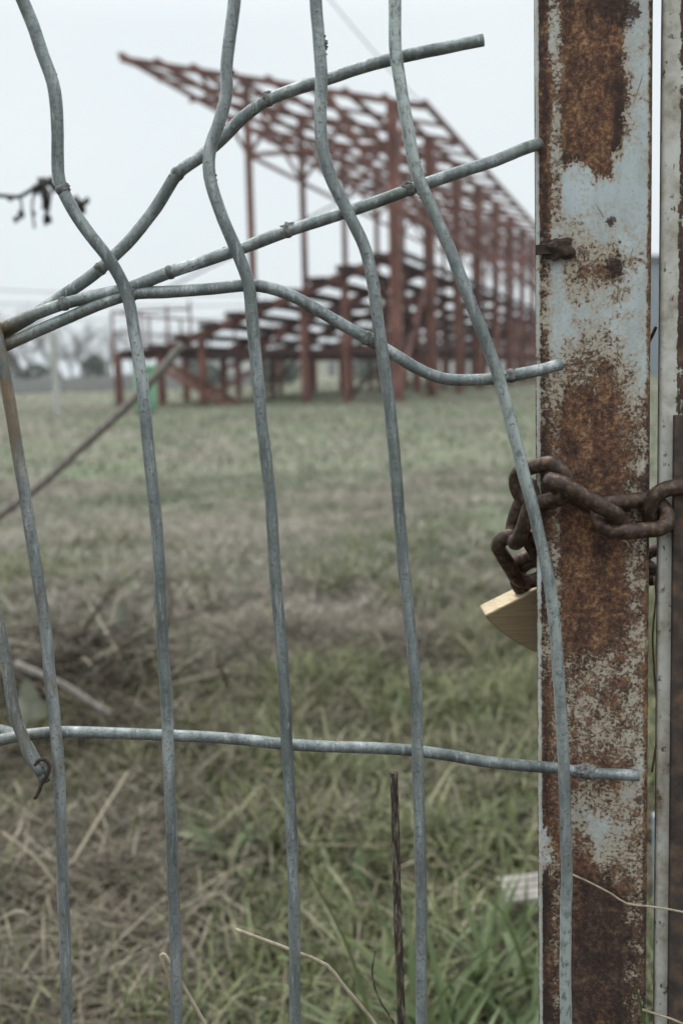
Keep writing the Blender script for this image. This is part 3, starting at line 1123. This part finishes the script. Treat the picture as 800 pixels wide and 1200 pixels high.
for k, (pts, Y, w, lab) in enumerate((
        ([(352, 1003), (372, 1040), (396, 1085), (415, 1130), (430, 1180), (445, 1260), (455, 1400), (460, 1750)], .8, .0085, 'long green leaf rising to the right of the fourth wire'),
        ([(590, 1098), (560, 1120), (530, 1148), (508, 1180), (490, 1230), (480, 1400), (478, 1700)], .85, .009, 'broad pale leaf arching right beside the fifth wire, upper of two'),
        ([(622, 1128), (590, 1140), (555, 1158), (525, 1185), (505, 1230), (495, 1400), (492, 1700)], .9, .0105, 'broad pale leaf arching right beside the fifth wire, lower of two'),
        ([(738, 1140), (745, 1160), (752, 1190), (757, 1230), (760, 1500)], .5, .003, 'thin green blade in front of the post foot'))):
    vs, fs = broad_leaf(pts, Y, w)
    MB().add(vs, fs, True).solo('grass_leaf', M['grass_fresh'], lab, 'leaf')

# scrap of grooved board lying in the grass
c = ground_at(622, 1040, .05)
sc_b = thing('board_scrap', 'scrap of bleached grooved board lying in the grass beside the post', 'board', (c.x, c.y, .05))
mb = MB()
for i in range(7):
    mb.beam(c + Vector((-.04 + .003 * (i % 2), -.032 + i * .0105, -.004 + .0016 * (i % 2))), c + Vector((.085, -.032 + i * .0105 + .008, .006 + .0016 * (i % 2))), .0095, .006)
mb.build('panel', M['board'], sc_b, .0008)
# pale strip behind the slit
mb = MB()
a = atY(767, 955, 1.15)
mb.beam((a.x, a.y, a.z), (a.x + .02, a.y + .05, 0), .009, .004)
mb.solo('plastic_strip', M['blue_strip'], 'pale blue plastic strip standing behind the slit by the gate', 'strip')

# heap of dead brush, left
c = ground_at(88, 815)
mb = MB()
for i in range(330):
    a = random.uniform(0, math.tau)
    rr = random.gauss(0, .15)
    p = Vector((c.x + rr * math.cos(a) * 1.3, c.y + .1 + rr * math.sin(a), max(.0, random.uniform(.0, .13) - abs(rr) * .25)))
    d = Vector((random.gauss(0, 1), random.gauss(0, .8), random.gauss(0, .14))).normalized() * random.uniform(.1, .3)
    q = p + d
    q.z = max(q.z, .005)
    mid = (p + q) / 2 + Vector((random.gauss(0, .02), random.gauss(0, .02), .015))
    mb.tube([p, mid, q], [.0042, .0034, .002], 5)
mb.solo('brush_heap', M['stalk'], 'tangled heap of dark dead twigs left of the third fence wire', 'brush heap', kind='stuff')
for k, (p0, p1, z0, z1, r, lab, mt) in enumerate((
        ((18, 778), (128, 838), .16, .05, .009, 'thick pale stick poking out of the brush heap', 'pole_wood'),
        ((2, 975), (72, 1045), .12, .03, .0022, 'straight straw stick in the lower left corner', 'straw'),
        ((150, 905), (84, 1012), .07, .03, .0018, 'dry stick slanting down left of the third wire', 'straw'),
        ((0, 1078), (34, 1072), .08, .08, .002, 'short pale stick at the left edge low down', 'straw'))):
    a, b = ground_at(*p0, z0), ground_at(*p1, z1)
    path = smooth_path([a, (a + b) / 2 + Vector((.004, 0, .008)), b], .02)
    MB().tube(path, r, 8, wob=.2).solo('dry_stick', M[mt], lab, 'stick')
# large grey-green leaf in the brush
for (px, py, s, lab) in ((34, 826, .042, 'large grey-green leaf beside the brush heap'),
                         (146, 727, .045, 'whitish leaf above the brush heap, right one'),
                         (57, 738, .04, 'whitish leaf above the brush heap, left one')):
    c = ground_at(px, py, .1)
    vs, fs = [c], []
    for k in range(12):
        a = math.tau * k / 12
        rr = s * (1 + .25 * math.sin(3 * a + px))
        vs.append(c + Vector((math.cos(a) * rr * .8, .25 * math.sin(a) * rr, math.sin(a) * rr)) + Vector((0, -.01 * math.sin(2 * a), 0)))
    for k in range(12):
        fs.append((0, 1 + k, 1 + (k + 1) % 12))
    MB().add([v_ + Vector((0, .02 * mnoise.noise(v_ * 30), 0)) for v_ in vs], fs, True).solo('weed_leaf', M['grey_leaf'], lab, 'leaf', bevel=0)

# ------------------------------------------------------------------ grandstand
vp = ray(772, 428)
Ld = Vector((vp.x, vp.y, 0)).normalized()
Wd = Vector((-Ld.y, Ld.x, 0))
B0 = ground_at(466, 471)


def fr(px, py):
    """photo point -> (w, z) in the plane of the nearest frame"""
    d = ray(px, py)
    t = (B0 - EYE).dot(Ld) / d.dot(Ld)
    p = EYE + d * t
    return ((p - B0).dot(Wd), p.z)


def gp(w, l, z):
    return B0 + Wd * w + Ld * l + Vector((0, 0, z))


NF = 13
SP = 4.25
wB, zB = fr(460, 119)
wB = 0.0
wF, zF = fr(288, 88)
wT, zT = fr(142, 69)
wC, zC = fr(497, 125)
# roof top-chord line z(w)
slope = (zT - zC) / (wT - wC)
def ztop(w): return zC + slope * (w - wC)
zFb = fr(286, 160)[1]
zBb = fr(461, 196)[1]
print('grandstand', B0, 'zB', zB, 'zT', zT, 'wF', wF, 'wT', wT, 'zFb', zFb, 'zBb', zBb)


def zbot(w):
    # underside of the roof beams
    return ztop(w) - .05


gs = thing('grandstand', 'unfinished red-brown steel grandstand skeleton with tilted open roof frame', 'grandstand', gp(wF / 2, NF * SP / 2, 0))
gs.location.z = 0


def part(name, mb, mat='oxide', parent=None, label=None):
    o = mb.build(name, M[mat], parent or gs)
    if label: o['label'] = label
    return o


w357, w406, w238 = fr(357, 440)[0], fr(406, 440)[0], fr(238, 440)[0]
w189, w139 = fr(189, 440)[0], fr(139, 440)[0]
zwalk = fr(150, 412)[1]
zr0 = fr(238, 392)[1]
zr1 = fr(462, 298)[1]
def zrake(w): return zr1 + (zr0 - zr1) * w / w238
Z = Vector((0, 0, 1))
for k in range(NF):
    l = k * SP
    cb = MB().beam(gp(0, l, 0), gp(0, l, ztop(0)), .25, .23, Wd)
    cb.beam(gp(0, l, .02), gp(0, l, .06), .5, .5, Wd)
    part('column', cb)
    part('column', MB().beam(gp(wF, l, 0), gp(wF, l, ztop(wF)), .14, .14, Wd))
    for w in (w357, w406):
        part('column', MB().beam(gp(w, l, 0), gp(w, l, zrake(w) - .05), .15, .14, Wd))
    part('column', MB().beam(gp(w238, l, 0), gp(w238, l, zr0), .16, .16, Wd))
    if k < 5:
        for w in (w189, w139):
            part('column', MB().beam(gp(w, l, 0), gp(w, l, zwalk), .16, .16, Wd))
    # roof truss
    t = MB()
    t.beam(gp(wC, l, ztop(wC)), gp(wT, l, ztop(wT)), .13, .13)
    part('roof_beam', t)
    # knee braces up to the roof line
    kz = ztop(wF) - 1.75
    for dw in (-1.15, 1.15):
        part('knee_brace', MB().beam(gp(wF, l, kz), gp(wF + dw, l, zbot(wF + dw)), .08))
    part('knee_brace', MB().beam(gp(0, l, ztop(0) - 2.3), gp(1.5, l, zbot(1.5)), .12))
    part('knee_brace', MB().beam(gp(0, l, ztop(0) - 2.3), gp(0, l + 1.3, ztop(0)), .08))
    if k == 0:
        part('cross_tie', MB().beam(gp(wF, l, fr(290, 182)[1]), gp(0, l, fr(290, 182)[1]), .08, .1))
    # raking beam with ties and bracing under the seats
    rk = MB()
    rk.beam(gp(w238 + 1.5, l, zrake(w238 + 1.5)), gp(0, l, zr1), .12, .2)
    part('raking_beam', rk)
    tb = MB()
    z1, z2 = fr(300, 414)[1], fr(400, 362)[1]
    tb.beam(gp(w238, l, z1), gp(0, l, z1), .1, .13)
    tb.beam(gp(w357 + .2, l, z2), gp(0, l, z2), .1, .12)
    tb.beam(gp(w357, l, z1), gp(w406, l, z2), .08)
    if k % 4 == 0:
        tb.beam(gp(w406, l, .1), gp(0, l, z1), .09)
        tb.beam(gp(wF, l, .1), gp(w357, l, z1), .08)
    if k < 5:
        tb.beam(gp(w139 + .1, l, zwalk - .12), gp(w238, l, zwalk - .12), .12, .16)
    part('tie_beam', tb, 'oxide_dark')
    if k < NF - 1:
        r_ = MB()
        lm = l + SP / 2
        r_.beam(gp(wC, lm, ztop(wC)), gp(wT, lm, ztop(wT)), .09, .08)
        part('rafter', r_)
Lend = (NF - 1) * SP
for i, w in enumerate(np.linspace(wC, wT, 9)):
    part('purlin', MB().beam(gp(w, -.05, ztop(w) + .09), gp(w, Lend + .3, ztop(w) + .09), .11, .11))
for k in range(0, NF - 1):
    for (a, b) in ((wT, wF), (wF, wC)):
        if (k + (a == wF)) % 2:
            continue
        part('wind_brace', MB().beam(gp(a, k * SP, ztop(a) - .03), gp(b, (k + 1) * SP, ztop(b) - .03), .07))
        if k < 4:
            part('wind_brace', MB().beam(gp(b, k * SP, ztop(b) - .1), gp(a, (k + 1) * SP, ztop(a) - .1), .07))
# long ties on the back row
for z, mt in ((zrake(0) + .1, 'oxide_dark'), (ztop(0) - 2.3, 'oxide')):
    part('long_tie', MB().beam(gp(0, 0, z), gp(0, Lend, z), .1, .13), mt)
part('long_tie', MB().beam(gp(wF, 0, ztop(wF) - 1.75), gp(wF, Lend, ztop(wF) - 1.75), .06, .08))
for k in (0, 5, 10):
    part('cross_brace', MB().beam(gp(.02, k * SP, .1), gp(.02, (k + 1) * SP, zrake(0)), .09))
    part('cross_brace', MB().beam(gp(.02, (k + 1) * SP, .1), gp(.02, k * SP, zrake(0)), .09))
# stepped seat decks
NS = 7
for i in range(-2, NS):
    w0 = w238 * (1 - i / NS)
    w1 = w238 * (1 - (i + 1) / NS)
    z = zrake(w0) + .2
    sd_mb = MB()
    wm = (w0 + w1) / 2 + .08
    sd_mb.beam(gp(wm, -.35, z), gp(wm, Lend + .3, z), abs(w0 - w1) * .6, .13)
    part('seat_deck', sd_mb, 'oxide_dark')
# front walkway, its rail and the stair under the near end
wk = MB().beam(gp((w139 + w238) / 2, -.3, zwalk), gp((w139 + w238) / 2, 4 * SP + .2, zwalk), abs(w139 - w238) * .8, .07)
part('walkway', wk, 'oxide_dark')
zh = fr(150, 366)[1]
rl = MB()
for k in range(10):
    l = -.2 + k * SP / 2
    rl.beam(gp(w139, l, zwalk), gp(w139, l, zh), .06)
for w in (w139 - .8, w139 - 1.5, w139 - 2.1):
    rl.beam(gp(w, -.25, zwalk), gp(w, -.25, zh + .15 * (w139 - w - .8)), .055)
rl.beam(gp(w139, -.2, zh), gp(w139, 4 * SP, zh), .05)
rl.beam(gp(w139, -.2, (zh + zwalk) / 2), gp(w139, 4 * SP, (zh + zwalk) / 2), .04)
rl.beam(gp(w139, -.25, zh), gp(w139 - 2.1, -.25, zh), .05)
part('handrail', rl)
st = MB()
for dl in (-1.0, -.1):
    a, b = fr(202, 428), fr(284, 474)
    st.beam(gp(a[0], dl, a[1]), gp(b[0], dl, max(b[1], .02)), .06, .13)
for i in range(7):
    f = (i + .5) / 7
    w = a[0] + (b[0] - a[0]) * f
    z = a[1] + (b[1] - a[1]) * f
    st.beam(gp(w, -1.0, z), gp(w, -.1, z), .13, .035)
part('stair', st)
xb = MB()
a, b = fr(300, 430), fr(232, 470)
xb.beam(gp(a[0], .2, a[1]), gp(b[0], .2, max(b[1], .05)), .1)
a, b = fr(330, 392), fr(262, 432)
xb.beam(gp(a[0], .2, a[1]), gp(b[0], .2, b[1]), .1)
part('diagonal_brace', xb)

# ------------------------------------------------------------------ background things
# green bin under the walkway
c = ground_at(172, 485)
bn = thing('green_bin', 'bright green plastic bin under the near end of the grandstand', 'bin', (c.x, c.y, 0))
mb = MB()
s = (c.y) / FPX
w, h = 26 * s, 56 * s
mb.tube([(c.x, c.y, .02), (c.x, c.y, h * .1), (c.x, c.y, h * .92)], [w * .42, w * .44, w * .5], 20)
mb.build('body', M['green_plastic'], bn)
MB().tube([(c.x, c.y, h * .925), (c.x, c.y, h * .97), (c.x, c.y, h * 1.02)], [w * .55, w * .55, w * .3], 20).build('lid', M['green_plastic'], bn)

# pale concrete post
c = ground_at(68, 489)
tp = atY(62, 388, c.y)
cp = MB()
cp.beam(c - Vector((0, 0, .05)), (c.x, c.y, tp.z), .14, .12)
cp.solo('concrete_post', M['concrete'], 'pale concrete post standing alone in the field at the left', 'post', bevel=.01)


# houses
def house(c, w, d, h, rz, wall, roof, rh, label, group=None, wins=4):
    c = Vector(c)
    e = thing('house', label, 'house', (c.x, c.y, 0), group)
    m = Matrix.Rotation(rz, 3, 'Z')
    def P(x, y, z): return c + m @ Vector((x, y, z))
    MB().box((c.x, c.y, h / 2), (w, d, h), rz).build('wall', M[wall], e)
    o = .35
    v_ = [P(-w / 2 - o, -d / 2 - o, h), P(w / 2 + o, -d / 2 - o, h), P(w / 2 + o, d / 2 + o, h), P(-w / 2 - o, d / 2 + o, h), P(-w / 2 - o, 0, h + rh), P(w / 2 + o, 0, h + rh)]
    v_ = [p + Vector((0, 0, .02)) for p in v_]
    r_o = MB().add(v_, [(0, 1, 5, 4), (2, 3, 4, 5), (0, 4, 3), (1, 2, 5), (3, 2, 1, 0)]).build('roof', M[roof], e)
    ch = MB()
    pc = P(w * .2, .4, h + rh + .1)
    ch.box(pc, (.7, .7, 1.1), rz)
    ch.build('chimney', M['roof_tile'], r_o)
    for i in range(wins):
        x = -w / 2 + w * (i + .5) / wins
        if i == wins // 2:
            p = P(x, -d / 2 - .03, 1.05)
            MB().box(p, (.95, .08, 2.1), rz).build('door', M['roof_dark'], e)
            continue
        p = P(x, -d / 2 - .03, h * .55)
        wo_ = MB().box(p, (1.2, .08, 1.3), rz).build('window', M['frame_white'], e)
        MB().box(P(x, -d / 2 - .075, h * .55), (1.0, .03, 1.1), rz).build('pane', M['glass'], wo_)
    return e


def gxy(px, Y):
    p = atY(px, 440, Y)
    return (p.x, p.y, 0)


house(gxy(262, 165), 15, 8, 2.7, R(8), 'plaster', 'roof_dark', 1.5, 'white single-storey house far behind the grandstand stair')
house(gxy(375, 175), 18, 8, 2.8, R(-6), 'plaster_warm', 'roof_dark', 1.3, 'cream house far behind the grandstand columns')
house(gxy(520, 180), 20, 9, 3.0, R(4), 'plaster', 'roof_dark', 1.4, 'pale house behind the far bays of the grandstand')
house(gxy(590, 200), 18, 9, 3.0, R(12), 'plaster_warm', 'roof_tile', 1.8, 'cream house with reddish tiled roof near the far end of the grandstand')
# grey clad hall seen in the slit between post and gate
c = Vector(gxy(812, 66))
hall = thing('hall', 'grey sheet-clad hall with dark roof edge seen in the slit by the gate', 'building', c)
hh = atY(768, 306, 66).z
mb = MB()
mb.box((c.x, c.y + 6, hh / 2), (6.2, 12, hh), R(0))
for i in range(30):
    x = c.x - 3.0 + i * .205
    mb.box((x, c.y - .02, hh / 2), (.09, .05, hh - .05))
mb.build('wall', M['sheet_grey'], hall)
MB().box((c.x, c.y + 6, hh + .17), (6.6, 12.6, .3)).build('roof', M['roof_dark'], hall)
fo = MB().box((c.x - 1.2, c.y - .07, hh * .62), (1.3, .06, 1.2)).build('window', M['frame_white'], hall)
MB().box((c.x - 1.2, c.y - .115, hh * .62), (1.1, .03, 1.0)).build('pane', M['glass'], fo)
MB().box((c.x + 1.4, c.y - .07, 1.15), (1.6, .06, 2.3)).build('door', M['roof_dark'], hall)

# far board fence
a, b = Vector(gxy(-60, 58)), Vector(gxy(330, 74))
bf = thing('board_fence', 'long dark board fence along the far edge of the field', 'fence', (a + b) / 2)
mb = MB()
n = 60
for i in range(n):
    p = a.lerp(b, (i + .5) / n)
    mb.beam((p.x, p.y, 0), (p.x, p.y, .75 + .22 * random.random()), (b - a).length / n * .9, .05, Vector((0, 1, 0)))
mb.build('boards', M['fence_board'], bf)
for i in range(9):
    p = a.lerp(b, i / 8)
    MB().beam((p.x, p.y + .1, 0), (p.x, p.y + .1, 1.05), .12).build('fence_post', M['fence_board'], bf)


# bare trees
def grow(mb, p, d, length, r, depth, sides, rnd):
    n = 3
    pts, rr = [p], [r]
    for i in range(n):
        d = (d + Vector((rnd.gauss(0, .16), rnd.gauss(0, .16), rnd.gauss(.05, .1)))).normalized()
        p = p + d * (length / n)
        pts.append(p)
        rr.append(r * (1 - .4 * (i + 1) / n))
    mb.tube(pts, rr, sides, cap=False)
    if depth == 0:
        return
    for i in range(rnd.choice((2, 3, 3, 4))):
        q = pts[rnd.choice((1, 2, 3, 3))]
        ax = Vector((rnd.gauss(0, 1), rnd.gauss(0, 1), rnd.gauss(0, .5))).normalized()
        nd = (d + ax * rnd.uniform(.5, .95)).normalized()
        grow(mb, q, nd, length * rnd.uniform(.6, .82), r * .55, depth - 1, max(3, sides - 1), rnd)


def bare_tree(seed, h, label, loc, group):
    rnd = random.Random(seed)
    e = thing('bare_tree', label, 'tree', loc, group)
    l = Vector(loc)
    t = MB()
    t.tube([l - Vector((0, 0, .1)), l + Vector((.05, 0, h * .12)), l + Vector((.02, .03, h * .26))], [h * .028, h * .022, h * .018], 8)
    t.build('trunk', M['bark'], e)
    cmb = MB()
    for i in range(4):
        a = i * 1.6 + rnd.random()
        grow(cmb, l + Vector((.02, .03, h * .24)), Vector((math.cos(a) * .5, math.sin(a) * .5, 1)).normalized(), h * .3, h * .013, 4, 5, rnd)
    cmb.build('crown', M['bark'], e)
    return e


g_t = 'bare trees along the far edge of the field'
t0 = bare_tree(3, 6.2, '', (0, 0, 0), g_t)
t1 = bare_tree(8, 5.0, '', (0, 0, 0), g_t)
tl = [(-20, 120, t1, 1.2, 'bare tree at the very left edge beyond the field'),
      (36, 130, t0, 1.2, 'tall faint bare tree left of the pale concrete post'),
      (84, 140, t1, 1.5, 'wide faint bare tree just right of the pale concrete post'),
      (158, 135, t0, 1.1, 'faint bare tree above the green bin'),
      (18, 88, t0, 1.05, 'bare grey tree at the left edge of the far tree line'),
      (62, 96, t1, 1.1, 'low bare tree directly behind the pale concrete post'),
      (98, 84, t0, .8, 'rounded bare tree right of the pale concrete post'),
      (130, 105, t1, 1.2, 'bare tree behind the foremost grandstand corner post'),
      (200, 100, t0, .8, 'bare tree showing between the grandstand handrail posts'),
      (228, 120, t1, 1.2, 'faint far bare tree left of the white house'),
      (330, 120, t0, 1.1, 'bare tree between the white house and the cream house'),
      (430, 130, t1, 1.4, 'bare tree behind the middle of the grandstand'),
      (478, 118, t0, 1.0, 'bare tree behind the second back column')]
used = set()
for px, Y, src, s, lab in tl:
    if src.name not in used:
        used.add(src.name)
        o = src
    else:
        o = src.copy()
        COL.objects.link(o)
        for ch in src.children:
            c2 = ch.copy()
            COL.objects.link(c2)
            c2.parent = o
    o.location = gxy(px, Y)
    o.scale = (s, s, s)
    o.rotation_euler.z = px * .7
    o['label'] = lab


# dark evergreen shrubs
def shrub(px, Y, w, h, lab, name='evergreen_shrub', cat='shrub'):
    c = Vector(gxy(px, Y))
    e = thing(name, lab, cat, c, 'dark shrubs along the far fence')
    n = 900
    v_, f_ = [], []
    for i in range(n):
        a, u_ = random.random() * math.tau, random.random()
        zz = h * (u_ ** .8)
        rad = w / 2 * (math.sin(math.pi * min(1, .25 + .75 * u_)) ** .6) * (.55 + .45 * random.random()) * (1 + .3 * math.sin(3 * a + px))
        p = c + Vector((rad * math.cos(a), rad * math.sin(a), zz * .96 + .05))
        s = random.uniform(.1, .24)
        t_ = Vector((random.gauss(0, 1), random.gauss(0, 1), random.gauss(0, 1))).normalized()
        b_ = t_.orthogonal().normalized()
        k = len(v_)
        v_ += [p - t_ * s, p + b_ * s * .6, p + t_ * s, p - b_ * s * .6]
        f_.append((k, k + 1, k + 2, k + 3))
    MB().add(v_, f_).build('foliage', M['evergreen'], e)
    MB().tube([c, c + Vector((0, 0, h * .7))], [.09, .04], 6).build('trunk', M['bark'], e)


shrub(112, 92, 1.9, 2.6, 'dark upright evergreen left of the grandstand walkway')
shrub(10, 96, 2.6, 3.2, 'dark evergreen at the left edge of the far fence')
shrub(44, 98, 3.6, 2.0, 'low dark evergreen bush left of the pale concrete post')
shrub(232, 70, 3.0, 1.5, 'low broad evergreen bush behind the grandstand stair')
shrub(322, 74, 3.0, 1.6, 'low evergreen bush between the two middle houses')
shrub(440, 80, 4.0, 1.8, 'wide evergreen bush behind the thick back column')

# overhead cables
def cable(p, q, sag, r, lab):
    p, q = Vector(p), Vector(q)
    pts = [p.lerp(q, i / 16) - Vector((0, 0, sag * 4 * (i / 16) * (1 - i / 16))) for i in range(17)]
    MB().tube(pts, r, 6).solo('overhead_cable', M['cable'], lab, 'cable')


cable(atY(340, -60, 24), gp(wC, 0, ztop(wC)), .1, .012, 'thin cable coming down from the sky to the roof corner')
cable(atY(190, 341, 34), atY(462, 205, 34), .0, .03, 'grey cable rising to the right behind the grandstand front columns')
for i, (y0, y1, lab) in enumerate(((326, 345, 'topmost of the three faint power lines at the left'), (344, 357, 'middle one of the three faint power lines at the left'), (362, 372, 'lowest of the three faint power lines at the left'))):
    cable(atY(-220, y0, 95), atY(330, y1, 110), .5, .045, lab)

# ------------------------------------------------------------------ tree branch hanging in at the upper left
tb0 = Vector((-1.55, 2.3, 0))
tr = thing('leaning_tree', 'twig with withered dangling leaves reaching in at the upper left', 'tree', tb0)
MB().tube(smooth_path([tb0 - Vector((0, 0, .1)), tb0 + Vector((.03, 0, .7)), tb0 + Vector((-.04, .05, 1.5)), tb0 + Vector((.06, .05, 2.4))], .08), [.06] * 4 if False else .055, 10, wob=.1).build('trunk', M['bark'], tr)
YB = 2.3
br = MB()
tip = px_path([(-500, 330), (-250, 262), (-80, 232), (0, 229), (22, 231), (38, 222), (50, 215), (62, 217)], YB)
tip[0] = tb0 + Vector((0, 0, 1.05))
br.tube(smooth_path(tip, .02), .0042, 7, wob=.2)
for pts in ([(24, 230), (26, 245), (24, 258)], [(44, 220), (52, 236), (54, 248), (56, 258)], [(40, 226), (38, 245), (41, 268)], [(62, 217), (78, 226), (92, 238), (104, 234)], [(50, 215), (60, 228), (58, 236)], [(86, 232), (95, 244)]):
    br.tube(smooth_path(px_path(pts, YB + random.uniform(-.03, .03)), .01), .0022, 6)
br.build('branch', M['dark_twig'], tr)
lf = MB()
for (px, py, s) in ((25, 250, 1.0), (19, 257, .7), (55, 240, 1.2), (53, 228, 1.1), (56, 257, 1.3), (48, 217, 1.2), (42, 222, 1), (60, 214, 1), (52, 214, 1.1), (40, 250, .5), (95, 242, 1.4), (90, 234, .8), (102, 235, .7), (63, 222, .8), (12, 232, .7), (66, 219, .7)):
    lf.blob(atY(px, py, YB + random.uniform(-.03, .03)), .0075 * s, (.9, .5, 1.3), .9, 2, px)
lf.build('withered_leaves', M['leaf_dead'], tr)

# ------------------------------------------------------------------ thin damp air over the field
hz = NT('damp air')
pv = hz.n('ShaderNodeVolumePrincipled')
pv.inputs['Color'].default_value = (.9, .94, .97, 1)
pv.inputs['Density'].default_value = .0008
pv.inputs['Anisotropy'].default_value = .2
hz.l(pv.outputs[0], hz.out.inputs['Volume'])
setp(MB().box((0, 0, 8), (6400, 6400, 22)).build('haze', hz.m), kind='stuff')

# ------------------------------------------------------------------ render settings
scene.render.engine = 'CYCLES'
scene.cycles.use_denoising = True
scene.cycles.max_bounces = 6
scene.cycles.diffuse_bounces = 3
scene.cycles.glossy_bounces = 3
scene.cycles.transparent_max_bounces = 4
scene.view_settings.view_transform = 'Standard'
scene.view_settings.look = 'None'
scene.view_settings.exposure = 0
scene.view_settings.gamma = 1
scene.view_settings.use_curve_mapping = False
